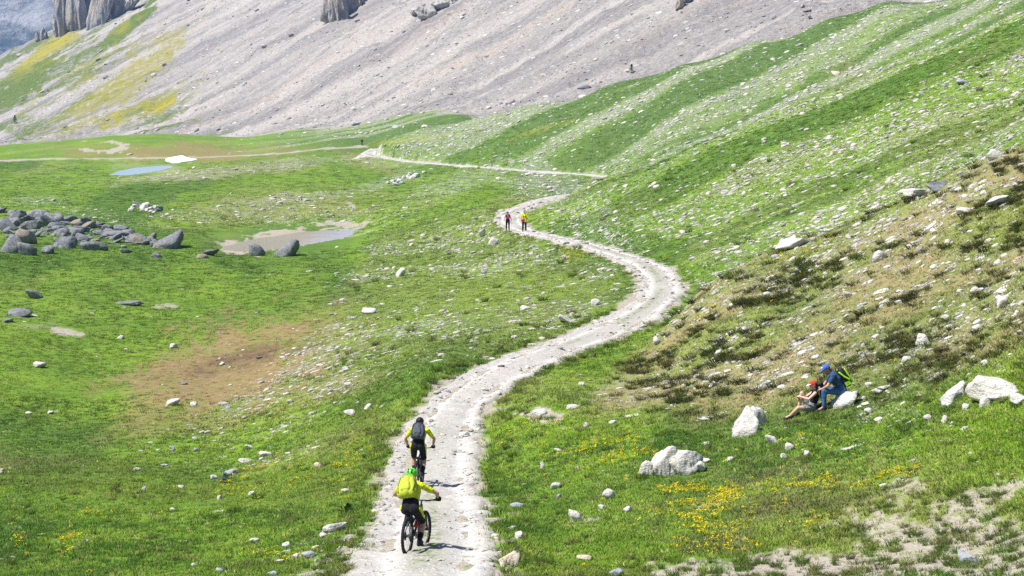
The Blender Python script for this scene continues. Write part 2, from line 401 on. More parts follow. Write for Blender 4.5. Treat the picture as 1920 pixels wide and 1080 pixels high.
for b in ((240, 150, 120, 42, -38, .75), (90, 95, 90, 13, -33, 1), (300, 200, 60, 10, -30, 1), (215, 225, 30, 12, -30, .9), (170, 200, 60, 20, -35, .5), (55, 200, 40, 10, -35, .6), (230, 45, 20, 10, -40, .5), (800, 258, 80, 6, -8, .45), (1010, 245, 60, 4, -18, .3)):
    yellow = np.maximum(yellow, blob(*b[:5]) * b[5])
yellow = np.maximum(yellow, (YG > 600) * sstep(480, 380, PXG) * sstep(40, 120, PXG) * .45 * sstep(.52, .64, fbm(across / 20, along / 100, 135, 4)))
green_scree = np.maximum.reduce([blob(45, 155, 90, 26, -33, .4, (650, 1600)), blob(250, 42, 75, 15, -38, .4, (650, 1600)), blob(330, 190, 120, 24, -33, .6, (600, 1600)) * .55, blob(150, 130, 60, 30, -33, .5, (600, 1600)) * .7,
                                 blob(60, 240, 90, 25, 0, .6, (650, 1600)) * .6, yellow * (YG > 640) * .9, blob(120, 260, 130, 14, -8, .5, (650, 1600)) * .4])
fade = 1 - sstep(230, 620, PXG - (ROWG - 200) * .9)
green_scree = np.maximum(green_scree, .75 * fade * sstep(.38, .60, fbm(across / 16 + fbm(XG / 20, YG / 20, 137, 3) * 2, along / 70, 57, 5)))
olive = np.maximum.reduce([blob(150, 890, 330, 36, 5, .6, (45, 75)) * .55, blob(640, 860, 60, 130, 38, .5, (40, 75)) * .55, bank * .18, inM1 * .2])

deep = np.clip(inM1 * sstep(.52, .44, bandM1) * .95 + inM2 * sstep(.50, .42, bandM2) * .7 + (YG < 480) * (1 - inM1) * (1 - inM2) * .75 * sstep(.53, .68, fbm(XG / (3 + YG * .035), YG / (4 + YG * .07), 131, 4)), 0, 1)  # dark green bands; the meadow mottling also paints in hummock shading
straw = (YG > 60) * (YG < 480) * 0.28 * sstep(.58, .72, fbm(XG / (4 + YG * .03), YG / (5 + YG * .06), 133, 4))
dry = np.maximum(dry, straw)
NR, NC = XG.shape
V = np.stack([XG, YG, ZG + EYE], -1).reshape(-1, 3)
ter = mesh_np('ground', V, grid_faces(NR, NC))
attr(ter, 'cover_a', np.stack([scree, rocky, brown, bare], -1).reshape(-1, 4))
attr(ter, 'cover_b', np.stack([yellow, olive, dry, wet], -1).reshape(-1, 4))
attr(ter, 'cover_c', np.stack([green_scree, rocky * sstep(230, 290, YG), deep, bare], -1).reshape(-1, 4))

M = Mat('alpine_ground')
pos = M.n('NewGeometry').outputs['Position']
def rgba(name):
    at = M.n('Attribute', attribute_name=name); sx = M.n('SeparateColor'); M.put(sx.inputs[0], at.outputs['Color'])
    return sx.outputs[0], sx.outputs[1], sx.outputs[2], at.outputs['Alpha']
kS, kR, kB, kP = rgba('cover_a'); kY, kO, kD, kW = rgba('cover_b'); kG, kF, kQ, _ = rgba('cover_c')
n1, n2, n3, n4 = M.noise(pos, .09, 3), M.noise(pos, .6, 4), M.noise(pos, 3.0, 4), M.noise(pos, 14, 3, .7)
G_BR, G_MID, G_DK, G_DRY = (.160, .258, .026), (.113, .201, .024), (.042, .096, .016), (.27, .215, .105)
g = M.mix(M.ss(n1, .35, .62), G_MID, G_BR)
g = M.mix(M.ss(n2, .48, .70, 0, .8), g, (.115, .165, .032))
g = M.mix(M.math('MULTIPLY', kQ, M.ss(n2, .2, .55, .6, 1)), g, (.060, .122, .022))
g = M.mix(M.math('MULTIPLY', kO, M.ss(n2, .2, .6, .55, 1)), g, (.078, .098, .022))
g = M.mix(M.math('MULTIPLY', kD, M.ss(n3, .30, .62, .25, .95), True), g, G_DRY)
g = M.mix(M.ss(n3, .50, .74, 0, .75), g, G_DK)
g = M.mix(M.ss(n4, .52, .80, 0, .65), g, (.045, .075, .012))
g = M.mix(M.ss(n4, .40, .22, 0, .5), g, (.19, .27, .04))
soil = M.mix(M.ss(n3, .35, .65), (.19, .115, .06), (.29, .195, .11))
soil = M.mix(M.ss(n2, .40, .7, 0, .5), soil, (.20, .19, .06))
soil = M.mix(M.math('MULTIPLY', kW, M.ss(n2, .3, .6, .3, .9)), soil, (.11, .066, .045))
g = M.mix(M.math('MULTIPLY', kB, M.ss(n2, .25, .55, .55, 1), True), g, soil)
pale = M.mix(M.ss(n4, .3, .7), (.25, .21, .165), (.43, .385, .325))
g = M.mix(M.math('MULTIPLY', M.ss(kP, .15, .75), M.ss(M.math('ADD', M.math('MULTIPLY', n3, .6), M.math('ADD', M.math('MULTIPLY', n4, .4), M.math('MULTIPLY', kP, .5))), .60, .98), True), g, pale)
g = M.mix(M.math('MULTIPLY', kY, M.ss(M.noise(pos, .25, 5, .7), .36, .58), True), g, (.33, .29, .022))
# loose stones too small to be picked apart, as relief and colour
def pebbles(g, h, scale, kk, lo, hi):
    v = M.n('TexVoronoi', {'Scale': scale, 'Randomness': 1.0}); M.put(v.inputs['Vector'], M.vmul(pos, (.75, 1.0, 1.2)))
    sx = M.n('SeparateColor'); M.put(sx.inputs[0], v.outputs['Color'])
    r = M.math('MULTIPLY', M.ss(sx.outputs[0], M.math('SUBTRACT', 1.0, M.math('MULTIPLY', kk, .85)), 1.0, 0, 1), hi)
    k = M.ss(M.math('SUBTRACT', M.math('ADD', r, lo * 0), v.outputs['Distance']), 0.0, .09)
    k = M.math('MULTIPLY', k, M.math('GREATER_THAN', r, .06))
    c = M.mix(sx.outputs[1], (.30, .29, .275), (.60, .58, .54))
    return M.mix(k, g, c), M.math('ADD', h, M.math('MULTIPLY', k, .25 / scale))
# scree
tx = M.n('VectorMath', operation='DOT_PRODUCT'); M.put(tx.inputs[0], pos); tx.inputs[1].default_value = (-.39, .92, 0)
ty = M.n('VectorMath', operation='DOT_PRODUCT'); M.put(ty.inputs[0], pos); ty.inputs[1].default_value = (.92, .39, 0)
cw = M.math('MULTIPLY', M.math('SUBTRACT', M.noise(pos, .018, 4, .6), .5), 30.0)
cv = M.n('CombineXYZ', {'X': M.math('ADD', tx.outputs['Value'], cw), 'Y': M.math('MULTIPLY', ty.outputs['Value'], .10)}).outputs[0]
s1, s2, s3 = M.noise(cv, .040, 4, .55, .6), M.noise(cv, .13, 5, .7, .8), M.noise(pos, .8, 5, .8)
sc = M.mix(M.ss(s1, .36, .62), (.215, .20, .195), (.405, .37, .335))
sc = M.mix(M.ss(s2, .50, .76, 0, .5), sc, (.47, .445, .41))
sc = M.mix(M.ss(s2, .46, .24, 0, .45), sc, (.19, .185, .19))
sc = M.mix(M.ss(M.noise(cv, .06, 5, .7, 1.0), .54, .72, 0, .6), sc, (.45, .355, .27))
sc = M.mix(M.ss(s3, .50, .66, 0, .75), sc, (.14, .135, .14))
sc = M.mix(M.ss(s3, .46, .32, 0, .65), sc, (.52, .495, .46))
gs = M.mix(M.ss(s3, .42, .58), (.06, .105, .018), (.15, .19, .03))
gs = M.mix(M.math('MULTIPLY', kY, M.ss(s2, .3, .6, .4, 1), True), gs, (.34, .29, .025))
streak = M.math('MULTIPLY', M.ss(M.noise(cv, .16, 7, .8, 1.2), .57, .66), M.ss(M.noise(cv, .03, 2), .45, .6))
gm = M.math('MAXIMUM', M.math('MULTIPLY', M.ss(kG, .1, .8), M.ss(M.math('ADD', M.noise(pos, .22, 6, .85), M.math('MULTIPLY', kG, .30)), .60, .74)), M.math('MULTIPLY', streak, .6))
sc = M.mix(gm, sc, gs)
h0 = M.math('ADD', M.math('MULTIPLY', n3, .06), M.math('MULTIPLY', n4, .03))
g, h0 = pebbles(g, h0, 1.5, kR, 0, .46)
g, h0 = pebbles(g, h0, 3.6, kR, 0, .44)
g, h0 = pebbles(g, h0, .85, kF, 0, .50)
g = M.mix(M.math('MULTIPLY', kF, .38), g, (.27, .28, .225))
hs = M.math('ADD', M.math('MULTIPLY', s3, .7), M.math('MULTIPLY', M.noise(pos, .35, 4, .7), 1.6))
sc, hs = pebbles(sc, hs, .45, M.math('MULTIPLY', M.ss(gm, .8, .1), .55), 0, .42)
c = M.mix(kS, g, sc)
h = M.math('ADD', M.math('MULTIPLY', h0, M.math('SUBTRACT', 1, kS)), M.math('MULTIPLY', hs, kS))
ground_mat = M.base(c, .95, h, .9, 1.0, .1)
go = tag(link('ground', ter, ground_mat), kind='structure', label='rolling alpine meadow rising into stony slopes and a great scree face')
# ground behind and beside the viewer
ug_ = np.linspace(-240, 240, 25); vg_ = np.linspace(-260, 8, 20)
AX, AY = np.meshgrid(ug_, vg_)
AZ = -2.6 - np.clip(AY, 0, 9) * .28 + np.clip(-AY, 0, None) * .12 + AX * .05 + EYE - .25
apron = mesh_np('hillside', np.stack([AX, AY, AZ], -1).reshape(-1, 3), grid_faces(20, 25))
link('hillside', apron, plain('hillside_turf', (.08, .15, .02), .95, .1, .5, .3))
tag(bpy.data.objects['hillside'], kind='structure')

# ------------------------------------------------------------------ the track
T = np.gradient(RL, axis=0); T[:, 2] = 0; T /= np.linalg.norm(T, axis=1)[:, None]
Nrm = np.stack([T[:, 1], -T[:, 0], T[:, 2] * 0], 1)
RLf = smooth_line(R3, .13); RLf = RLf[RLf[:, 1] < 482]
T = np.gradient(RLf, axis=0)
for k in range(3): T[:, k] = np.convolve(np.pad(T[:, k], 8, mode='edge'), np.ones(17) / 17, 'valid')
T[:, 2] = 0; T /= np.linalg.norm(T, axis=1)[:, None]
Nr = np.stack([T[:, 1], -T[:, 0]], 1)
sd = np.cumsum(np.r_[0, np.linalg.norm(np.diff(RLf, axis=0), axis=1)])
wid = 1.22 + (fbm(sd / 3, sd * 0, 61, 3) - .5) * .5 + .25 * sstep(60, 35, RLf[:, 1]) + 0.35 * np.exp(-((RLf[:, 1] - 456) / 14) ** 2) * 6
wid = np.where(RLf[:, 1] > 280, wid * 1.12, wid)
S = np.linspace(-1, 1, 31)
jit = (fbm(sd[:, None] / .9 + 0 * S, np.sign(S)[None, :] * 9 + 0 * sd[:, None], 63, 3) - .5) * .55
LT = S[None, :] * wid[:, None] + jit * np.abs(S)[None, :] ** 3
PXr = RLf[:, 0, None] + Nr[:, 0, None] * LT; PYr = RLf[:, 1, None] + Nr[:, 1, None] * LT
gz = ground(PXr, PYr)
prof = .065 * (1 - np.abs(S) ** 4) - .085 * (np.exp(-((np.abs(S) - .50) / .17) ** 2)) - .10 * np.clip(np.abs(S) - .86, 0, 1) / .14
rough = (fbm(PXr / 1.3, PYr / 1.3, 65, 3) - .5) * .08 + (fbm(PXr / .25, PYr / .25, 67, 3) - .5) * .04 * sstep(80, 50, PYr)
PZr = gz + prof[None, :] + rough * (1 - np.abs(S) ** 6)[None, :] + .02
pm = mesh_np('path', np.stack([PXr, PYr, PZr], -1).reshape(-1, 3), grid_faces(len(RLf), 31)[:, ::-1])
mid = np.exp(-(S / .19) ** 2)[None, :] * sstep(.38, .58, fbm(sd / 5, sd * 0, 69, 3))[:, None]
edge = np.clip((np.abs(S) - .72) / .28, 0, 1)[None, :] + 0 * PXr
attr(pm, 'verge', np.stack([mid, edge, np.exp(-((np.abs(S) - .50) / .20) ** 2)[None, :] + 0 * mid, mid * 0 + 1], -1).reshape(-1, 4))
M = Mat('limestone_gravel')
pos = M.n('NewGeometry').outputs['Position']
at = M.n('Attribute', attribute_name='verge'); sx = M.n('SeparateColor'); M.put(sx.inputs[0], at.outputs['Color'])
n1, n2, n3 = M.noise(pos, .7, 4), M.noise(pos, 5, 5, .7), M.noise(pos, 28, 4, .7)
c = M.mix(M.ss(n2, .3, .7), (.31, .29, .26), (.43, .41, .378))
c = M.mix(M.ss(n1, .52, .72, 0, .6), c, (.46, .41, .345))
sxp = M.n('SeparateColor'); M.put(sxp.inputs[0], at.outputs['Color'])
c = M.mix(M.math('MULTIPLY', sxp.outputs[2], M.ss(n2, .3, .6, .35, .8)), c, (.52, .50, .47))
c = M.mix(M.ss(n3, .56, .74, 0, .75), c, (.26, .235, .21))
v = M.n('TexVoronoi', {'Scale': 11.0}); M.put(v.inputs['Vector'], pos)
sv = M.n('SeparateColor'); M.put(sv.inputs[0], v.outputs['Color'])
c = M.mix(M.math('MULTIPLY', M.ss(v.outputs['Distance'], .40, .25), M.ss(sv.outputs[0], .55, .8)), c, M.mix(sv.outputs[1], (.42, .40, .375), (.60, .58, .55)))
gr = M.mix(M.ss(n3, .35, .65), (.075, .13, .02), (.15, .19, .05))
c = M.mix(M.math('MULTIPLY', sx.outputs[0], M.ss(n2, .44, .60), True), c, gr)
c = M.mix(M.math('MULTIPLY', sx.outputs[1], M.ss(n2, .46, .62, 0, .8), True), c, M.mix(M.ss(n1, .4, .6), (.36, .30, .235), gr))
hh = M.math('ADD', M.math('MULTIPLY', n2, .05), M.math('ADD', M.math('MULTIPLY', n3, .02), M.math('MULTIPLY', M.ss(v.outputs['Distance'], .45, .1), M.math('MULTIPLY', M.ss(sv.outputs[0], .5, .8), .03))))
path_mat = M.base(c, .95, hh, .45, 1.0, .1)
tag(link('path', pm, path_mat), kind='structure', label='pale gravel cart track winding up the valley')

# ------------------------------------------------------------------ ponds, snow
def sheet(name, outline, z, mat, label, kind='structure'):
    P = smooth_line(np.array([[p.x, p.y, 0] for p in outline] + [[outline[0].x, outline[0].y, 0]]), .4)[:-1]
    c0 = P.mean(0); Vv = [(c0[0], c0[1], z)] + [(p[0], p[1], z) for p in P]
    k = len(P); F = [(0, 1 + i, 1 + (i + 1) % k) for i in range(k)]
    return tag(link(name, mesh_np(name, Vv, F), mat), kind=kind, label=label)
M = Mat('pond_water')
pos = M.n('NewGeometry').outputs['Position']
wn = M.noise(M.vmul(pos, (1, .35, 1)), 2.2, 3)
sx = M.n('SeparateXYZ'); M.put(sx.inputs[0], pos)
xs_ = M.ss(M.math('ADD', sx.outputs[0], M.math('MULTIPLY', M.noise(pos, .35, 3), 6.0)), -19, -13)
M.b.inputs['IOR'].default_value = 1.33
muddy = M.base(M.mix(xs_, (.175, .145, .045), (.30, .32, .42)), .14, wn, .06, .05, .3)  # olive mud at one end, lavender reflection of the scree painted at the other
M = Mat('tarn_water')
pos = M.n('NewGeometry').outputs['Position']
M.b.inputs['IOR'].default_value = 1.33
tarn = M.base((.25, .36, .50), .2, M.noise(pos, 2.0, 3), .04, .05, .5)  # blue sky reflection painted into the base colour
def pool(name, b, mat, label):
    bpx, bY, brx, bry, sk, wl = b
    pts = []
    for a in range(40):
        px = bpx + brx * math.cos(a * .15708); Y = bY + (px - bpx) * sk + bry * math.sin(a * .15708)
        pts.append(Vector((sight(px, 540)[0] * Y, Y, 0)))
    sheet(name, pts, wl + EYE, mat, label)
pool('pond', BAS[0], muddy, 'shallow muddy pond with a pale gravel rim')
pool('tarn', BAS[1], tarn, 'small blue tarn with the sky reflection put into its colour')
P = [spot(*p) for p in ((308, 301), (312, 297), (325, 293.5), (340, 293), (356, 296), (366, 298), (358, 302), (338, 304.5), (322, 305.5), (314, 305))]
c0 = sum(P, Vector()) / len(P)
Vv, F = [], []
k = len(P); Rr = 5
for j in range(Rr + 1):
    f = j / Rr
    for i, p in enumerate(P):
        q = c0.lerp(p, f * (1 + .5 * math.sin(i * 2.7) * .5 * (j == Rr))); z = float(ground(q.x, q.y)) + .5 * (1 - f ** 2) - .06 * (j == Rr)
        Vv.append((q.x, q.y, z))
for j in range(Rr):
    for i in range(k): F.append((j * k + i, j * k + (i + 1) % k, (j + 1) * k + (i + 1) % k, (j + 1) * k + i))
so = link('snow_patch', mesh_np('snow_patch', Vv, F), plain('old_snow', (.86, .87, .9), .6, .3, .04, .5))
tag(so, 'last white snow patch lying beside the far tarn', 'snow patch')

# ------------------------------------------------------------------ mountain far beyond, in the gap on the left
gx = np.linspace(-3200, 1500, 190); gy = np.linspace(1600, 5200, 150)
BX, BY = np.meshgrid(gx, gy)
up = (BY - 2300)
sw = (fbm(BX / 260 + BY / 900, BY / 700, 71, 5) - .5)
BZ = -70 + np.clip(up, 0, None) * .42 + sw * 420 * sstep(2000, 3000, BY) + np.abs(fbm(BX / 90, BY / 160, 73, 4) - .5) * 240 * sstep(2100, 2800, BY) * sstep(.45, .62, fbm(BX / 330, BY / 330, 75, 3))
BZ = np.minimum(BZ, 330) + EYE
BX, BY, BZ = BX * 2.2, BY * 2.2 - 1900, (BZ - EYE) * 2.2 + EYE
fm = mesh_np('mountain', np.stack([BX, BY, BZ], -1).reshape(-1, 3), grid_faces(150, 190))
M = Mat('far_mountain_rock')
pos = M.n('NewGeometry').outputs['Position']
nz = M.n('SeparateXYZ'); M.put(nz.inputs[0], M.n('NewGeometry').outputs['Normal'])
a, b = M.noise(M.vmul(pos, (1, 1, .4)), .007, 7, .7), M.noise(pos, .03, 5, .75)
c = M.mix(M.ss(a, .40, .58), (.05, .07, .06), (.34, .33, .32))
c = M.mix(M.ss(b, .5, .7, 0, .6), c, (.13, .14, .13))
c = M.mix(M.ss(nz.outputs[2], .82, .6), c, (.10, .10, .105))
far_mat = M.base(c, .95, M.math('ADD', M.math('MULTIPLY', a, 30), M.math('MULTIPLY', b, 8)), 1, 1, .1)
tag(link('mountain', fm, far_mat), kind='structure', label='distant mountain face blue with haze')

# ------------------------------------------------------------------ air
bm = bmesh.new(); bmesh.ops.create_cube(bm, size=1.0)
me = bpy.data.meshes.new('haze'); bm.to_mesh(me); bm.free()
hz = link('haze', me)
hz.scale = (16000, 11000, 1060); hz.location = (0, 4700, 290)
hm = bpy.data.materials.new('thin_air'); hm.use_nodes = True
hm.node_tree.nodes.clear()
pv = hm.node_tree.nodes.new('ShaderNodeVolumePrincipled'); ho = hm.node_tree.nodes.new('ShaderNodeOutputMaterial')
pv.inputs['Color'].default_value = (.30, .52, 1.0, 1); pv.inputs['Density'].default_value = 1.0e-4; pv.inputs['Anisotropy'].default_value = 0.0
hm.node_tree.links.new(pv.outputs[0], ho.inputs['Volume'])
me.materials.append(hm)
tag(hz, kind='stuff', label='thin blue mountain haze')
# ------------------------------------------------------------------ stone
def rock_np(seed, sub=2, planes=10, rough=.06, flat=1.0, sharp=26):
    r = np.random.default_rng(seed)
    bm = bmesh.new(); bmesh.ops.create_icosphere(bm, subdivisions=sub, radius=1)
    D = np.array([v.co[:] for v in bm.verts]); F = np.array([[v.index for v in f.verts] for f in bm.faces]); bm.free()
    planes += 5; kf = np.arange(planes) + .5; ph = np.arccos(1 - 2 * kf / planes); th = np.pi * (1 + 5 ** .5) * kf + r.random() * 6.28
    Nn = np.stack([np.cos(th) * np.sin(ph), np.sin(th) * np.sin(ph), np.cos(ph)], 1) + r.normal(size=(planes, 3)) * .30; Nn /= np.linalg.norm(Nn, axis=1)[:, None]
    Nn = np.concatenate([Nn, [[0.15 * r.normal(), 0.15 * r.normal(), 1]]])
    d = r.uniform(.52, .98, len(Nn)); d[-1] = r.uniform(.55, .85)
    q = np.clip(D @ Nn.T, 1e-3, None) / d
    rad = 1.0 / (((q ** sharp).sum(1)) ** (1 / sharp))
    rad = np.minimum(rad, 1.35)
    V = D * rad[:, None]
    n3 = lambda f, sd: (vnoise(V[:, 0] * f + 7, V[:, 1] * f + 3, sd) + vnoise(V[:, 1] * f + 1, V[:, 2] * f + 9, sd + 1) + vnoise(V[:, 2] * f + 5, V[:, 0] * f + 2, sd + 2)) / 1.5 - 1
    ridg = 1 - np.abs(n3(2.2, seed + 5)) * 2
    nse = n3(1.6, seed) * 1.9 * rough + n3(4.5, seed + 9) * 1.3 * rough + ridg * .5 * rough + n3(11, seed + 13) * .6 * rough * (sub > 3)
    V = V * (1 + nse)[:, None]
    V[:, 0] += V[:, 2] * r.normal() * .2; V[:, 1] += V[:, 2] * r.normal() * .2; V[:, 2] += V[:, 0] * r.normal() * .18
    V[:, 2] *= flat
    lo, hi = V.min(0), V.max(0); c0 = (lo + hi) / 2; V[:, :2] = (V[:, :2] - c0[:2]) / ((hi - lo)[:2] / 2); V[:, 2] -= c0[2]
    return V, F
def rock_mesh(name, seed, sub=2, mat=None, smooth=False, **k):
    V, F = rock_np(seed, sub, **k)
    me = mesh_np(name, V, F, smooth)
    if mat: me.materials.append(mat)
    return me
def stone_mat(name, dark, light, crack, lichen=None, inst=False):
    M = Mat(name)
    geo = M.n('NewGeometry'); pos = geo.outputs['Position']
    rnd = M.n('ObjectInfo').outputs['Random']
    a = M.noise(pos, 3.2, 5, .7); b = M.noise(M.vmul(pos, (1, 1, 2.4)), 9, 4, .7)
    c = M.mix(M.ss(a, .32, .62), dark, light)
    c = M.mix(.75, c, M.mix(rnd, (dark[0] * .8, dark[1] * .8, dark[2] * .82), (light[0] * 1.05, light[1] * .98, light[2] * .9)), 'MIX') if inst else M.mix(M.math('MULTIPLY', rnd, .45), c, M.mix(rnd, dark, (light[0] * 1.05, light[1] * .98, light[2] * .9)))
    c = M.mix(M.ss(b, .54, .70, 0, .8), c, crack)
    if lichen: c = M.mix(M.ss(M.noise(pos, 2.0, 3), .58, .70, 0, .6), c, lichen)
    M.base(c, .92, M.math('ADD', M.math('MULTIPLY', a, .12), M.math('MULTIPLY', b, .06)), .9, 1.0, .15)
    return M.m
M_WHITE = stone_mat('white_limestone', (.42, .405, .37), (.62, .605, .57), (.24, .235, .22), (.52, .48, .28))
M_GREY = stone_mat('grey_schist', (.075, .08, .09), (.245, .255, .27), (.04, .042, .047))
M_BROWN = stone_mat('rusty_schist', (.17, .14, .11), (.30, .27, .23), (.075, .065, .055))
M_BLUE = stone_mat('bluish_slate', (.22, .245, .275), (.36, .385, .41), (.15, .165, .18))
M_BUFF = stone_mat('buff_limestone', (.42, .36, .28), (.60, .53, .43), (.25, .21, .17))
M_STONES = stone_mat('loose_limestone', (.32, .305, .285), (.58, .56, .52), (.24, .23, .21), inst=True)
M_SCREE = stone_mat('scree_block', (.19, .18, .175), (.50, .47, .435), (.13, .13, .13), inst=True)
ROCKM = {'w': M_WHITE, 'g': M_GREY, 'b': M_BROWN, 's': M_BLUE, 'y': M_BUFF}
ROCKN = {'w': 'limestone', 'g': 'schist', 'b': 'rock', 's': 'slate', 'y': 'rock'}

def slope_rot(x, y, yaw, k=1.0):
    e = .25 + y * .002
    dx = (ground(x + e, y) - ground(x - e, y)) / (2 * e) * k; dy = (ground(x, y + e) - ground(x, y - e)) / (2 * e) * k
    nn = np.stack([-dx, -dy, np.ones_like(dx)], -1); nn /= np.linalg.norm(nn, axis=-1)[..., None]
    X = np.stack([np.cos(yaw), np.sin(yaw), np.zeros_like(yaw)], -1)
    X = X - nn * (X * nn).sum(-1)[..., None]; X /= np.linalg.norm(X, axis=-1)[..., None]
    Yv = np.cross(nn, X)
    return np.stack([np.arctan2(Yv[..., 2], nn[..., 2]), -np.arcsin(np.clip(X[..., 2], -1, 1)), np.arctan2(X[..., 1], X[..., 0])], -1)

BIG = [rock_mesh('boulder_shape', 100 + i, 4, planes=5 + i % 4, rough=.08, sharp=60, smooth=False) for i in range(7)]
MIDM = [rock_mesh('stone_shape', 200 + i, 3, planes=5 + i % 4, rough=.07, sharp=50) for i in range(10)]
SML = [rock_mesh('small_stone_shape', 300 + i, 2, planes=5 + i % 4, rough=.07, sharp=50) for i in range(8)]
GREYS = [rock_mesh('slab_shape', 900 + i, 3, planes=4 + i % 4, rough=.05, sharp=70) for i in range(10)]
RK = {}
def shape(pool, kind, i):
    key = (id(pool), kind, i)
    if key not in RK:
        me = pool[i].copy(); me.materials.clear(); me.materials.append(ROCKM[kind]); RK[key] = me
    return RK[key]
nrock = [0]
def boulder(px, row, wpx, hpx, kind, label, group=None, yaw=None, tilt=0.0, mesh=None, depth=.8, name=None, dz=0.0, sink=.36):
    """a stone whose foot is sighted at (px,row); sizes in photo pixels become metres at its distance"""
    p = spot(px, row - hpx * .12); s = p.y / FPX
    nrock[0] += 1; i = nrock[0]
    W, H = wpx * s, hpx * s
    me = mesh or shape(GREYS, kind, (i * 7) % 10) if kind in 'gb' and hpx < 60 and not mesh else mesh or (shape(BIG, kind, (i * 3) % 7) if wpx >= 36 else shape(MIDM, kind, (i * 7) % 10) if wpx > 11 else shape(SML, kind, (i * 5) % 8))
    o = bpy.data.objects.new(name or ('boulder' if W > .8 else 'stone'), me)
    o.location = (p.x, p.y + W * depth * .3, p.z + H * (.5 - sink + .08) + dz)
    zr = max(abs(v.co.z) for v in me.vertices)
    o.scale = (W * .52, W * .5 * depth, H * .68 / zr)
    o.rotation_euler = (0, tilt, (i * 1.7) % 6.28 if yaw is None else yaw)
    COL.objects.link(o)
    return tag(o, label, 'boulder' if W > .8 else 'stone', group)

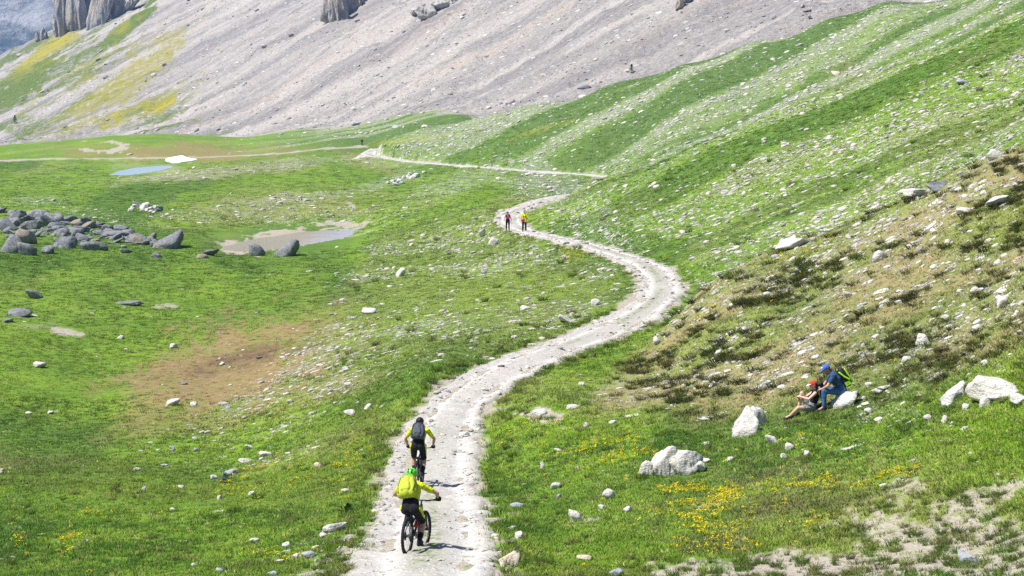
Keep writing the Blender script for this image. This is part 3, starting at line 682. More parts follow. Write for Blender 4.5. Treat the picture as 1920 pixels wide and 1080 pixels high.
HAND = [
 # right of the track, near
 (1400, 824, 62, 50, 'w', 'tall slanting white boulder left of and below the seated couple', -.55),
 (1447, 836, 26, 20, 'w', 'fist shaped white stone at the foot of the slanting boulder'),
 (1481, 848, 22, 17, 'w', 'pale triangular stone with a yellow flower clump under it'),
 (1471, 859, 15, 9, 'w', 'little white stone just left of the yellow flower clump'),
 (1512, 857, 14, 12, 'w', 'small round white stone alone in the grass below the seated couple'),
 (1370, 866, 22, 10, 'w', 'flat white stone between the ridged outcrop and the slanting boulder'),
 (1326, 868, 18, 9, 'w', 'low white stone touching the right end of the ridged outcrop'),
 (1792, 754, 68, 36, 'w', 'rounded white boulder at the left of the big pair on the right edge'),
 (1878, 746, 118, 38, 'w', 'widest pale boulder of the group at the right edge'),
 (1912, 757, 46, 18, 'w', 'flat pale slab in front of the widest right hand boulder'),
 (1848, 764, 22, 20, 'w', 'small blocky stone under the gap of the two right edge boulders'),
 (1812, 768, 20, 10, 'w', 'small flat stone just below the rounded right edge boulder'),
 (1740, 791, 16, 14, 'w', 'pale upright stone between the gravel patch and the right edge boulders'),
 (1773, 792, 18, 12, 'w', 'round pale stone below the rounded right edge boulder'),
 (1660, 731, 40, 9, 'w', 'thin white slab right of the seated man and his rucksack'),
 (1648, 738, 24, 9, 'w', 'smaller flat stone lying just below the thin white slab'),
 (1630, 779, 18, 14, 'w', 'white stone at the left end of the gravel patch beside the couple'),
 (1818, 1060, 52, 24, 's', 'grey and white faceted stone alone on the bare gravel corner'),
 (1143, 938, 30, 20, 'w', 'chunky white stone between the track and the yellow flower field'),
 (1079, 982, 28, 26, 'w', 'upright white stone with small splinters at its right'),
 (1043, 918, 26, 13, 'w', 'white stone in grass right of the rear rider'),
 (1017, 880, 9, 15, 'w', 'thin upright white stone in the grass right of the track'),
 (1048, 935, 13, 9, 's', 'little grey stone below the white stone right of the rear rider'),
 (970, 953, 28, 11, 's', 'bluish leaning slab in the grass verge right of the rear rider', -.3),
 (1130, 957, 22, 10, 'w', 'flat stone just below the chunky white stone'),
 (1178, 962, 18, 12, 'w', 'white notched stone left of the yellow flower field'),
 (973, 1012, 22, 16, 'w', 'lichened pale stone near the right verge of the track'),
 (960, 995, 16, 9, 'w', 'small pale stone above the lichened verge stone'),
 (1097, 1051, 30, 9, 'y', 'low buff stone flush with the turf near the lower edge'),
 (1155, 1082, 28, 14, 's', 'blue grey stone cut by the lower edge right of the track'),
 (906, 1078, 26, 12, 's', 'blue grey stone on the right verge at the lower edge'),
 (952, 1064, 56, 18, 'y', 'long buff stone ledge on the right verge of the track', .3),
 (905, 1040, 18, 11, 'w', 'white stone sitting on the right lip of the track'),
 (932, 1010, 26, 9, 'w', 'pale stone half buried in the right bank of the track'),
 (1090, 724, 12, 8, 'w', 'small white stone above the eroded bank hollow'),
 (1012, 780, 34, 14, 'w', 'pale rock lip over the eroded hollow beside the track'),
 (1075, 768, 26, 10, 'w', 'second pale rock on the rim of the eroded hollow'),
 (1100, 802, 14, 10, 'w', 'small stone right of the eroded hollow'),
 # hillside
 (1650, 491, 28, 22, 'w', 'rounded pale boulder alone in the middle of the brown tussock hillside'),
 (1725, 369, 54, 20, 'w', 'pale ledge on the crest of the brown hillside', .2),
 (1764, 356, 54, 16, 'g', 'dark side of the pale ledge on the hillside crest'),  # darker stone set as the dark side of the pale ledge
 (1490, 468, 66, 24, 'w', 'long lichened ledge on the lower crest of the brown hillside', .4),
 (1232, 648, 20, 15, 'w', 'pale stone at the foot of the hillside above the track bend'),
 (1733, 648, 28, 22, 'w', 'broad pale boulder above the couple near the foot of the hillside'),
 (1875, 385, 56, 16, 'w', 'pale broken ledge near the right edge of the brown hillside', .2),
 (1868, 300, 30, 20, 'w', 'upright pale stone on the skyline crest of the hillside'),
 (1810, 400, 40, 12, 'w', 'flat ledge below the skyline crest of the hillside', .3),
 (1700, 680, 16, 12, 'w', 'small pale stone above and right of the blue cap'),
 (1880, 580, 24, 26, 'w', 'jagged upright stone near the right edge of the hillside'),
 (1590, 560, 18, 14, 'w', 'pale stone amid tussocks in the middle of the hillside'),
 # meadow, left
 (537, 485, 64, 36, 'g', 'great dark grey boulder beside the muddy pond'),
 (483, 483, 30, 26, 'g', 'pointed grey boulder left of the great one by the pond'),
 (258, 461, 38, 20, 'b', 'dark brown boulder at the end of the grey boulder field'),
 (322, 469, 80, 30, 'g', 'long grey slab sloping to the right at the end of the boulder field', .35),
 (392, 480, 36, 13, 'g', 'flat grey rock between the long slab and the pond'),
 (376, 485, 28, 8, 'b', 'low brownish rock in front of the flat grey rock'),
 (291, 483, 17, 9, 'g', 'small grey stone in front of the long slab'),
 (235, 475, 26, 9, 'g', 'small flat grey rock at the front of the boulder field'),
 (16, 478, 44, 36, 'g', 'big grey block at the left edge of the boulder field'),
 (44, 460, 50, 30, 'b', 'layered brown boulder at the left of the boulder field'),
 (50, 482, 36, 28, 'g', 'dark angular boulder in front of the layered brown one'),
 (88, 477, 32, 16, 'g', 'squat grey boulder right of the dark angular one'),
 (120, 468, 48, 24, 'g', 'grey boulder in the middle front of the boulder field'),
 (174, 472, 62, 20, 'g', 'broad dark boulder at the front right of the boulder field'),
 (62, 562, 34, 20, 'g', 'ragged grey rock in the meadow below the boulder field'),
 (34, 594, 52, 14, 'g', 'long low grey outcrop near the left edge of the meadow', .2),
 (12, 605, 24, 8, 'g', 'flat grey stone touching the left edge below the long outcrop'),
 (240, 573, 50, 9, 'g', 'flat grey slab alone in the open meadow', .15),
 (324, 654, 18, 11, 'w', 'white stone on the upper rim of the brown hollow'),
 (323, 763, 28, 16, 'w', 'upright white boulder below the brown hollow'),
 (362, 762, 20, 8, 'w', 'flat white stone right of the upright one below the hollow'),
 (323, 845, 13, 9, 's', 'small grey stone in the grass below the brown hollow'),
 (366, 848, 11, 8, 's', 'tiny grey pointed stone right of another below the hollow'),
 (345, 722, 13, 6, 'g', 'small dark stone on the floor of the brown hollow'),
 (416, 686, 14, 7, 'w', 'pale stone beside the dark wet soil of the hollow'),
 (487, 673, 14, 5, 'g', 'flat grey stone at the rusty end of the hollow'),
 (95, 777, 16, 7, 'w', 'white stone in the open turf left of the hollow'),
 (53, 777, 13, 5, 'w', 'small white stone further left in the open turf'),
 (72, 690, 26, 12, 'w', 'pale broken stone in the turf left of the hollow'),
 (308, 876, 17, 6, 'w', 'flat white stone above the near meadow rise'),
 (226, 636, 14, 7, 'w', 'small white stone in the meadow above the hollow'),
 (752, 520, 22, 17, 'w', 'blocky white boulder on the stony bank left of the track'),
 (655, 781, 22, 13, 'w', 'bright white stone on the grass bank left of the track'),
 (690, 767, 22, 9, 'w', 'greyer stone right of the bright one on the grass bank'),
 (626, 1000, 46, 20, 'w', 'white rock at the left verge of the track near the lower edge'),
 (606, 1008, 18, 9, 'w', 'small stone touching the left of the verge rock'),
 (578, 1050, 28, 15, 's', 'blue grey stone in the grass left of the track foot'),
 (537, 1028, 22, 11, 'w', 'white stone in the grass left of the blue grey one'),
 (512, 1080, 22, 8, 's', 'bluish stone cut by the lower edge left of the track'),
 (412, 1074, 20, 8, 's', 'bluish flat stone in the near meadow at the lower edge'),
 (478, 1019, 22, 10, 'w', 'elongated white stone in the near meadow'),
 (525, 1056, 18, 7, 'w', 'flat white stone near the lower edge of the meadow'),
 (364, 1063, 11, 7, 'w', 'little white stone low in the near meadow'),
 (2, 889, 16, 11, 'w', 'white stone cut by the left edge of the picture'),
 (400, 900, 18, 9, 'w', 'white stone left of the silvery thistle'),
 (432, 893, 26, 12, 's', 'grey stone behind the silvery thistle'),
 (411, 938, 12, 10, 'y', 'buff stone in the flowers below the thistle'),
 (268, 920, 11, 9, 's', 'small pale stone on the near meadow rise'),
 (339, 916, 14, 6, 'w', 'flat pale stone left of the thistle on the meadow rise'),
 (471, 929, 12, 8, 'w', 'white stone in the flowers right of the thistle'),
 (597, 878, 22, 10, 'y', 'pinkish stone on the left shoulder of the track bank'),
 (466, 845, 18, 11, 'w', 'white stone in the stony gully left of the track bank'),
 (496, 857, 30, 10, 'w', 'long white ledge in the gully left of the track bank'),
 (460, 867, 30, 7, 'w', 'low pale ledge continuing below the long white one'),
 (690, 590, 34, 12, 'w', 'low white rock on the stony bank left of the middle track'),
 (1060, 606, 40, 16, 'w', 'white rock cluster head on the bank inside the track bend'),
 (1118, 574, 20, 14, 'w', 'grey white stone high on the bank inside the track bend'),
 (985, 582, 26, 9, 'w', 'flat white stone on the grass bank inside the track bend'),
 (925, 462, 20, 16, 'w', 'white stone below the walkers on the bank'),
 (904, 446, 18, 18, 'w', 'leaning white stone on the bank left of the walkers'),
 (870, 820, 20, 10, 'w', 'half sunk stone in the track bed above the front rider'),
 # far
 (1568, 142, 24, 9, 'y', 'orange tinted rock on the upper green slope'),
 (1804, 160, 26, 12, 's', 'large smooth grey rock on the slope near the right edge'),
 (743, 240, 20, 6, 's', 'smooth grey rock at the top of the green knoll'),
 (667, 236, 17, 6, 's', 'pale rock on the left shoulder of the green knoll'),
 (692, 232, 11, 4, 'w', 'small pale rock on the green knoll'),
 (780, 233, 13, 3, 'y', 'flat buff rock on the green knoll'),
 (796, 240, 14, 6, 'w', 'white rock pair on the right of the green knoll'),
 (757, 240, 7, 4, 'w', 'little white stone in the middle of the green knoll'),
 (1095, 168, 26, 9, 'g', 'dark rock at the edge of scree and upper green slope'),
 (912, 313, 14, 5, 'w', 'pale stone above the far straight of the track'),
 (1000, 314, 10, 5, 'w', 'small white stone above the far straight of the track'),
 (87, 175, 14, 9, 'g', 'dark boulder low on the scree at the left'),
 (300, 72, 16, 7, 'y', 'buff block high on the scree at the left'),
 (363, 316, 8, 4, 'w', 'small white stone on the stony rise beyond the pond'),
]
SAME = {}
SHORT = [(1650, 491, 'the rounded boulder amid the tussocks'), (1725, 369, 'the pale crest ledge'), (1490, 468, 'the long lichened ledge'), (1733, 648, 'the broad boulder above the couple'), (1875, 385, 'the broken ledge'), (1868, 300, 'the skyline stone'), (1540, 720, 'the seated couple'), (1232, 648, 'the stone above the track bend'), (1880, 580, 'the jagged upright stone'), (1590, 560, 'the mid slope stone'), (1405, 800, 'the slanting white boulder'), (1255, 870, 'the ridged outcrop'), (1830, 745, 'the big pair of boulders'), (1818, 1050, 'the faceted stone on bare gravel'), (1143, 935, 'the chunky white stone'), (1079, 980, 'the upright splintered stone'), (323, 760, 'the upright boulder below the hollow'), (752, 518, 'the blocky boulder on the bank'), (655, 780, 'the bright stone on the grass bank'), (625, 1000, 'the verge rock'), (420, 900, 'the thistle'), (950, 430, 'the two walkers'), (1060, 606, 'the rock cluster inside the bend'), (420, 680, 'the wet soil of the hollow'), (16, 470, 'the big grey block'), (44, 455, 'the layered brown boulder'), (88, 474, 'the squat grey boulder'), (120, 465, 'the middle front boulder'), (174, 468, 'the broad dark boulder'), (258, 458, 'the dark brown end boulder'), (275, 395, 'the low pale heap'), (750, 337, 'the rubble ridge'), (910, 205, 'the foot of the scree'), (770, 880, 'the riders'), (1280, 560, 'the outer bend of the track'), (1568, 140, 'the orange tinted rock'), (1804, 158, 'the smooth grey rock'), (70, 412, 'the back of the boulder field'), (200, 440, 'the grey ridge of boulders'), (1025, 785, 'the eroded hollow')]
def told_apart(px, row, wpx, hpx, col, noun):
    q = min(SHORT, key=lambda t: (t[0] - px) ** 2 + ((t[1] - row) * 2) ** 2); dx, dy = px - q[0], (row - q[1]) * 1.8
    rel = ('just right of' if dx > 0 else 'just left of') if abs(dx) > abs(dy) * 1.6 else ('just below' if dy > 0 else 'just above') if abs(dy) > abs(dx) * 1.6 else ('below and ' if dy > 0 else 'above and ') + ('right of' if dx > 0 else 'left of')
    size = 'large' if wpx > 26 else 'medium' if wpx > 17 else 'small' if wpx > 11 else 'tiny'
    form = 'flat' if hpx < wpx * .42 else 'upright' if hpx > wpx * .8 else 'blocky'
    lb = f'{size} {form} {col} {noun} {rel} {q[2]}'; SAME.setdefault(lb, []).append(px); return lb
for h in HAND:
    boulder(*h[:6], tilt=-(h[6] if len(h) > 6 and h[6] else 0) if len(h) == 7 else 0, yaw=h[7] if len(h) > 7 else None) if len(h) != 7 else boulder(*h[:6], tilt=h[6])
# ridged outcrop: three lobes of one rock with weathered fluting
def outcrop(px, row, lobes, label):
    base = spot(px, row); s = base.y / FPX
    Vs, Fs, off = [], [], 0
    for k, (dx, w, h, d, sd) in enumerate(lobes):
        V, F = rock_np(sd, 5, planes=11, rough=.08)
        V = V * np.array([w * s * .55, w * s * .42, 1]); V[:, 2] *= h * s * .72 / np.abs(V[:, 2]).max()
        ang = np.arctan2(V[:, 1], V[:, 0])
        fl = 1 + .03 * np.sin(ang * 17 + vnoise(ang * 3, V[:, 2] * 4, sd) * 5) * (1 - np.clip(V[:, 2] / (h * s * .5), 0, 1) ** 2)
        V[:, :2] *= fl[:, None]
        V += np.array([dx * s, d * s, h * s * .32 + float(ground(base.x + dx * s, base.y + d * s)) - base.z])
        Vs.append(V); Fs.append(F + off); off += len(V)
    o = link('rock_outcrop', mesh_np('rock_outcrop', np.concatenate(Vs), np.concatenate(Fs), False), M_WHITE)
    o.location = base
    return tag(o, label, 'rock outcrop')
outcrop(1255, 888, [(-38, 36, 26, 2, 411), (-12, 56, 52, 8, 412), (26, 72, 42, 10, 413), (52, 30, 22, 6, 415)], 'ridged white limestone outcrop with fluted face in the flowery grass')
# stone the man sits on
SEAT = spot(1585, 763)
boulder(1416, 806, 46, 40, 'w', 'upper white block resting against the slanting boulder', tilt=-.5)
o = boulder(1586, 768, 54, 36, 'w', 'white and grey stone with the man in jeans sitting on it', yaw=2.6, mesh=shape(BIG, 'w', 5))
SEATO = o
# heaps of stones
def inside(poly, x, y):
    c = False; j = len(poly) - 1
    for i in range(len(poly)):
        if (poly[i][1] > y) != (poly[j][1] > y) and x < (poly[j][0] - poly[i][0]) * (y - poly[i][1]) / (poly[j][1] - poly[i][1]) + poly[i][0]: c = not c
        j = i
    return c
R2 = random.Random(5)
def heap(poly, n, wr, kinds, label, group, hr=.6):
    xs = [p[0] for p in poly]; ys = [p[1] for p in poly]; k = 0
    while k < n:
        x, y = R2.uniform(min(xs), max(xs)), R2.uniform(min(ys), max(ys))
        if not inside(poly, x, y): continue
        wv = wr[0] + (wr[1] - wr[0]) * R2.random() ** 2
        hv = wv * R2.uniform(hr * .6, hr * 1.25); kd = R2.choice(kinds); boulder(x, y, wv, hv, kd, told_apart(x, y, wv, hv, {'g': 'grey', 'b': 'brownish', 'w': 'pale', 's': 'blue grey'}[kd], 'boulder' if wv > 14 else 'stone'), group, tilt=R2.uniform(-.45, .45)); k += 1
heap([(0, 392), (40, 402), (110, 412), (175, 420), (240, 440), (345, 466), (300, 468), (250, 458), (200, 462), (150, 456), (70, 452), (0, 446)], 135, (14, 46), 'gggggggb', 'grey boulder heaped among others in the boulder field at the left', 'grey boulders of the boulder field', .42)
heap([(240, 400), (252, 388), (285, 387), (308, 393), (300, 401)], 20, (8, 20), 'wwg', 'pale stone of the low heap behind the boulder field', 'pale stones of the low heap')
heap([(714, 348), (745, 336), (780, 325), (790, 331), (745, 349)], 22, (8, 17), 'wws', 'grey white stone of the rubble ridge below the far track', 'stones of the rubble ridge')
heap([(930, 196), (1010, 190), (870, 214), (850, 220), (900, 205)], 8, (7, 15), 'sw', 'pale block at the foot of the scree beside the green knoll', 'blocks at the foot of the scree')

# ------------------------------------------------------------------ scattering of what nobody could count
def protos(name, meshes):
    c = bpy.data.collections.new(name)
    for i, me in enumerate(meshes):
        c.objects.link(bpy.data.objects.new(f'{name}_{i:02d}', me))
    return c
def scatter(name, P, rot, scl, idx, tint, coll, label):
    me = bpy.data.meshes.new(name)
    P = np.asarray(P, np.float32)
    me.vertices.add(len(P)); me.vertices.foreach_set('co', P.ravel())
    attr(me, 'rot', rot); attr(me, 'scl', scl); attr(me, 'tint', np.concatenate([tint, np.ones((len(tint), 1))], 1))
    a = me.attributes.new('idx', 'INT', 'POINT'); a.data.foreach_set('value', np.asarray(idx, np.int32))
    o = link(name, me)
    ng = bpy.data.node_groups.new(name, 'GeometryNodeTree')
    ng.interface.new_socket('Geometry', in_out='INPUT', socket_type='NodeSocketGeometry')
    ng.interface.new_socket('Geometry', in_out='OUTPUT', socket_type='NodeSocketGeometry')
    nn = ng.nodes; gi, go_ = nn.new('NodeGroupInput'), nn.new('NodeGroupOutput')
    ip = nn.new('GeometryNodeInstanceOnPoints'); ci = nn.new('GeometryNodeCollectionInfo')
    ci.inputs['Collection'].default_value = coll; ci.inputs['Separate Children'].default_value = True; ci.inputs['Reset Children'].default_value = True
    def na(nm, typ):
        x = nn.new('GeometryNodeInputNamedAttribute'); x.data_type = typ; x.inputs['Name'].default_value = nm; return x.outputs['Attribute']
    e2r = nn.new('FunctionNodeEulerToRotation')
    L = ng.links.new
    L(gi.outputs[0], ip.inputs['Points']); L(ci.outputs[0], ip.inputs['Instance'])
    ip.inputs['Pick Instance'].default_value = True
    L(na('idx', 'INT'), ip.inputs['Instance Index'])
    L(na('rot', 'FLOAT_VECTOR'), e2r.inputs[0]); L(e2r.outputs[0], ip.inputs['Rotation'])
    L(na('scl', 'FLOAT_VECTOR'), ip.inputs['Scale'])
    L(ip.outputs[0], go_.inputs[0])
    md = o.modifiers.new('scatter', 'NODES'); md.node_group = ng
    return tag(o, label, kind='stuff')
# how much of the picture each patch of ground fills: fine where it shows large
dR = np.zeros_like(XG); dR[:-1] = ROWG[:-1] - ROWG[1:]
dP = np.gradient(PXG, axis=1)
AREA = np.maximum(np.clip(dR, 0, 40) * VIS, np.where(VIS & (dR > 0), 0, .9) * (YG < 500)) * dP * (PXG > np.where(YG < 120, -520, -230)) * (PXG < np.where(YG < 120, 2750, 2250)) * (ROWG > -80) * (ROWG < 1260) * (YG > 20)
def sample(dens, seed):
    r = np.random.default_rng(seed)
    nn = r.poisson(np.clip(dens * AREA, 0, 50))
    ij = np.nonzero(nn); rep = nn[ij]
    i = np.repeat(ij[0], rep); j = np.repeat(ij[1], rep)
    l = lg[i] + r.random(len(i)) * .0075; u = ug[j] + (r.random(len(i))) * np.gradient(ug)[j]
    Y = np.exp(l); X = u * Y
    return X, Y, i, j, r
# stones on the slopes
off_path = sstep(.9, 1.6, RD)
X, Y, I, J, r = sample((.030 * rocky ** 1.2 * 2.5 + .0004) * (1 + .7 * inM1) * (1 - scree) * (1 - .7 * bare) * off_path + .0030 * brown * off_path, 11)
nS = len(X)
s_px = np.minimum(2.0 * (1 - r.random(nS)) ** (-.46), 15) * np.interp(Y, [25, 60, 120, 250, 450], [1.3, 1.15, 1.0, .85, .72])
sz = s_px * Y / FPX * .5
ppx, prow = unsight(X / Y, (ground(X, Y) - EYE) / Y)
order = np.argsort(-s_px * ((ppx > 4) & (ppx < 1916) & (prow > 4) & (prow < 1076) & VIS[I, J]))
NIND = 90
def region(x, y, i, j):
    if inM3[i, j] > .5: return ('cream limestone rock among the brown tussocks of the near hillside', 'limestone rocks on the near hillside')
    if inM2[i, j] > .5: return ('white stone on the stony shoulder above the bend of the track', 'white stones on the stony shoulder')
    if inM1[i, j] > .5: return ('white stone on the banded upper green slope', 'white stones on the upper green slope')
    if bank[i, j] > .4: return ('white stone on the grassy bank falling left from the track', 'white stones on the bank left of the track')
    if brown[i, j] > .4: return ('pale stone on the bare brown soil of the hollow', 'pale stones on the brown soil')
    if y < 62: return ('white stone lying in the near meadow turf', 'white stones in the near meadow')
    return ('pale stone on the far meadow floor', 'pale stones on the far meadow floor')
rot = slope_rot(X, Y, r.random(nS) * 6.28, .7)
zst = ground(X, Y)
sc3 = np.stack([sz, sz * r.uniform(.6, 1, nS), sz * r.uniform(.38, .85, nS)], 1)
for k in order[:NIND]:
    me = shape(SML, 'w', int(k) % 8)
    o = bpy.data.objects.new('stone', me)
    o.location = (X[k], Y[k], zst[k] + sc3[k, 2] * .12); o.rotation_euler = rot[k]; o.scale = sc3[k]
    COL.objects.link(o)
    lb, gp = region(X[k], Y[k], I[k], J[k])
    tag(o, told_apart(*[float(t) for t in unsight(X[k] / Y[k], (zst[k] - EYE) / Y[k])], s_px[k] * 2, s_px[k] * 2 * sc3[k, 2] / sc3[k, 0], 'white' if Y[k] > 90 else 'pale', 'stone'), 'stone', gp)
k = order[NIND:]
stones = protos('loose_stone', [rock_mesh('loose_stone', 500 + i, 1 if i < 5 else 2, M_STONES, planes=7, rough=.08) for i in range(9)])
scatter('scattered_stones', np.stack([X, Y, zst + sc3[:, 2] * .08], 1)[k], rot[k], sc3[k], r.integers(0, 9, len(k)), np.ones((len(k), 3)), stones, 'countless small white stones strewn over the turf')
# blocks on the scree
near = np.exp(-np.clip(YG - Yb, 0, None) / 45)
coarse = sstep(.52, .66, fbm(across / 40, along / 120, 83, 3))
X, Y, I, J, r = sample((.0045 + .030 * near * sstep(420, 760, PXG) + .016 * near + .006 * coarse * sstep(.5, .62, fbm(XG / 9, YG / 9, 85)) + .016 * fade * sstep(.45, .6, fbm(across / 12, along / 60, 87))) * scree * (YG < 1560) * (1 - .75 * np.clip(green_scree, 0, 1)), 12)
nS = len(X)
s_px = np.minimum(1.9 * (1 - r.random(nS)) ** (-.42), 12)
sz = s_px * Y / FPX * .5
sc3 = np.stack([sz, sz * r.uniform(.6, 1, nS), sz * r.uniform(.5, .9, nS)], 1)
blocks = protos('scree_block', [rock_mesh('scree_block', 600 + i, 1 if i < 5 else 2, M_SCREE, planes=8, rough=.06) for i in range(8)])
scatter('scree_rubble', np.stack([X, Y, ground(X, Y) + sc3[:, 2] * .2], 1), slope_rot(X, Y, r.random(nS) * 6.28, .5), sc3, r.integers(0, 8, nS), np.ones((nS, 3)), blocks, 'countless grey blocks lying on the scree')
print('stones', len(k), 'scree', nS)
# gravel on the track
q = r.integers(0, len(RLf), 90000)
q = q[(r.random(len(q)) < np.clip((42 / RLf[q, 1]) ** 2, 0, 1)) & (RLf[q, 1] > 27) & (RLf[q, 1] < 200)]
side = r.uniform(-1, 1, len(q)); side = np.sign(side) * np.abs(side) ** .6
lt = side * wid[q] * 1.12
X = RLf[q, 0] + Nr[q, 0] * lt; Y = RLf[q, 1] + Nr[q, 1] * lt
s_px = np.minimum(1.7 * (1 - r.random(len(q))) ** (-.48), 16)
sz = s_px * Y / FPX * .5
sc3 = np.stack([sz, sz * r.uniform(.6, 1, len(q)), sz * r.uniform(.35, .7, len(q))], 1)
cr = np.interp(np.abs(side * 1.12), np.linspace(0, 1, 16), prof[15:])
scatter('gravel', np.stack([X, Y, ground(X, Y) + cr + .02 + sc3[:, 2] * .1], 1), np.stack([r.uniform(-.2, .2, len(q)), r.uniform(-.2, .2, len(q)), r.random(len(q)) * 6.28], 1), sc3, r.integers(0, 9, len(q)), np.ones((len(q), 3)), stones, 'loose gravel on the track')
print('gravel', len(q))

# alike neighbours: told apart by their order across the view
ORD = ['first', 'second', 'third', 'fourth', 'fifth', 'sixth', 'seventh', 'eighth', 'ninth', 'tenth']
byl = {}
for o in COL.objects:
    if o.get('label') in SAME: byl.setdefault(o['label'], []).append(o)
for lb, oo in byl.items():
    if 1 < len(oo) <= 10:
        for k_, o in enumerate(sorted(oo, key=lambda o: o.location.x / o.location.y)):
            nl = lb.replace('just ', '') + f', {ORD[k_]} from the left'
            if len(nl.split()) <= 16: o['label'] = nl
# ------------------------------------------------------------------ cliffs and pinnacles standing in the scree
M = Mat('cliff_rock')
pos = M.n('NewGeometry').outputs['Position']
a = M.noise(M.vmul(pos, (1, 1, .22)), .32, 6, .7); b = M.noise(M.vmul(pos, (1, 1, .5)), 1.3, 5, .7)
c = M.mix(M.ss(a, .38, .6), (.18, .178, .18), (.41, .39, .365))
c = M.mix(M.ss(M.noise(pos, .12, 3), .48, .66, 0, .7), c, (.41, .33, .235))
c = M.mix(M.ss(b, .54, .7, 0, .75), c, (.11, .105, .11))
M_CLIFF = M.base(c, .95, M.math('ADD', M.math('MULTIPLY', a, 1.6), M.math('MULTIPLY', b, .5)), 1, 1, .1)
def cliff(name, cols, label, cat, mat=M_CLIFF):
    """cols: (photo column, base row, width, height, setback) of each rock column"""
    p0 = spot(cols[0][0], cols[0][1]); root = empty(name, p0)
    tag(root, label, cat)
    for k, (px, row, wv, hv, back) in enumerate(cols):
        p = spot(px, row); s = p.y / FPX
        V, F = rock_np(700 + k * 13 + int(px), 5, planes=14, rough=.16, sharp=26)
        W, H = wv * s, hv * s
        V[:, 2] /= np.abs(V[:, 2]).max()
        tw = 1.12 - .42 * (V[:, 2] * .5 + .5) ** 1.2
        V[:, :2] *= tw[:, None]
        an = np.arctan2(V[:, 1], V[:, 0])
        V[:, :2] *= (1 + .10 * (vnoise(an * 4 + 20, V[:, 2] * .8 + k, int(px)) - .5) * 2)[:, None]
        V = V * np.array([W * .55, W * .6, H * .62]) + np.array([p.x, p.y + back, p.z + H * .42]) - np.array(p0)
        link('rock_column', mesh_np('rock_column', V, F, False), mat, root)
    return root
cliff('rock_cliff', [(116, 62, 34, 130, 0), (140, 58, 34, 120, 6), (158, 52, 22, 150, 14), (186, 46, 40, 110, 4), (208, 36, 30, 74, 10), (232, 26, 26, 50, 8), (106, 66, 16, 40, -4), (172, 46, 26, 120, 16), (128, 60, 30, 140, 12), (150, 56, 24, 90, 2), (198, 42, 34, 84, 2), (220, 30, 34, 56, 6), (246, 20, 30, 34, 6)], 'tall tan and grey rock cliff split by a dark cleft at the top left', 'cliff')
cliff('rock_pinnacle', [(70, 77, 9, 18, 0), (78, 76, 10, 24, 2), (85, 74, 8, 14, 1)], 'small cluster of rock pinnacles on the scree skyline left of the cliff', 'rock pinnacle')
cliff('rock_buttress', [(617, 40, 26, 60, 0), (636, 40, 30, 80, 3), (655, 28, 30, 60, 8), (672, 14, 26, 40, 10), (626, 40, 26, 54, 2), (646, 34, 30, 66, 4), (664, 22, 28, 44, 6)], 'dark rock buttress at the top edge above the middle of the scree', 'cliff')
cliff('rock_slab', [(800, 34, 40, 26, 0), (822, 22, 40, 26, 4), (780, 26, 24, 12, 0), (842, 10, 30, 24, 6)], 'pale grey rock slab at the top edge right of the buttress', 'rock slab', M_STONES)
cliff('rock_stump', [(1275, 16, 16, 26, 0), (1290, 10, 18, 26, 3)], 'brown rock stump at the top edge above the upper green slope', 'rock')
# ------------------------------------------------------------------ turf, tussocks, flowers
def tuft_np(seed, nb, h, spread, bw, lean, seg=2):
    r = np.random.default_rng(seed); V = []; F = []
    for k in range(nb):
        a = r.random() * 6.283; d = spread * math.sqrt(r.random()); x0, y0 = d * math.cos(a), d * math.sin(a)
        b = a + r.normal() * .7; hh = h * r.uniform(.55, 1.1); ln = lean * r.uniform(.3, 1.1) * hh
        dx, dy = math.cos(b), math.sin(b); t = r.random() * 6.283; sx_, sy_ = math.cos(t) * bw, math.sin(t) * bw
        i = len(V)
        for s in range(seg):
            f = s / seg; wv = 1 - f * .55
            px_, py_, pz_ = x0 + dx * ln * f * f, y0 + dy * ln * f * f, hh * (f - .18 * f * f * lean)
            V += [(px_ - sx_ * wv, py_ - sy_ * wv, pz_), (px_ + sx_ * wv, py_ + sy_ * wv, pz_)]
        V.append((x0 + dx * ln, y0 + dy * ln, hh * (1 - .18 * lean)))
        for s in range(seg - 1): F += [(i + 2 * s, i + 2 * s + 1, i + 2 * s + 3), (i + 2 * s, i + 2 * s + 3, i + 2 * s + 2)]
        F.append((i + 2 * seg - 2, i + 2 * seg - 1, i + 2 * seg))
    return np.array(V), np.array(F)
def leaf_mat(name, col=None, trans=.35, rough=.6):
    M = Mat(name)
    if col is None:
        c = M.n('Attribute', attribute_name='tint', attribute_type='INSTANCER').outputs['Color']
    else:
        c = M.mix(M.n('ObjectInfo').outputs['Random'], tuple(x * .8 for x in col), tuple(x * 1.15 for x in col))
    M.base(c, rough, spec=.15)
    tr = M.n('BsdfTranslucent'); M.put(tr.inputs[0], c)
    mx = M.n('MixShader'); mx.inputs[0].default_value = trans
    M.t.links.new(M.b.outputs[0], mx.inputs[1]); M.t.links.new(tr.outputs[0], mx.inputs[2]); M.t.links.new(mx.outputs[0], M.out.inputs[0])
    return M.m
M_BLADE = leaf_mat('grass_blades')
def tproto(name, specs):
    ms = []
    for i, sp_ in enumerate(specs):
        V, F = tuft_np(*sp_); me = mesh_np(f'{name}_{i}', V, F, True); r_ = np.random.default_rng(i); nv = r_.normal(size=(len(V), 3)) * .28 + np.array([0, 0, 1]); nv /= np.linalg.norm(nv, axis=1)[:, None]; me.normals_split_custom_set_from_vertices(nv.tolist()); me.materials.append(M_BLADE); ms.append(me)
    return protos(name, ms)
turf = tproto('turf', [(800 + i, 15, .9, 1.0, .085, .9) for i in range(6)])
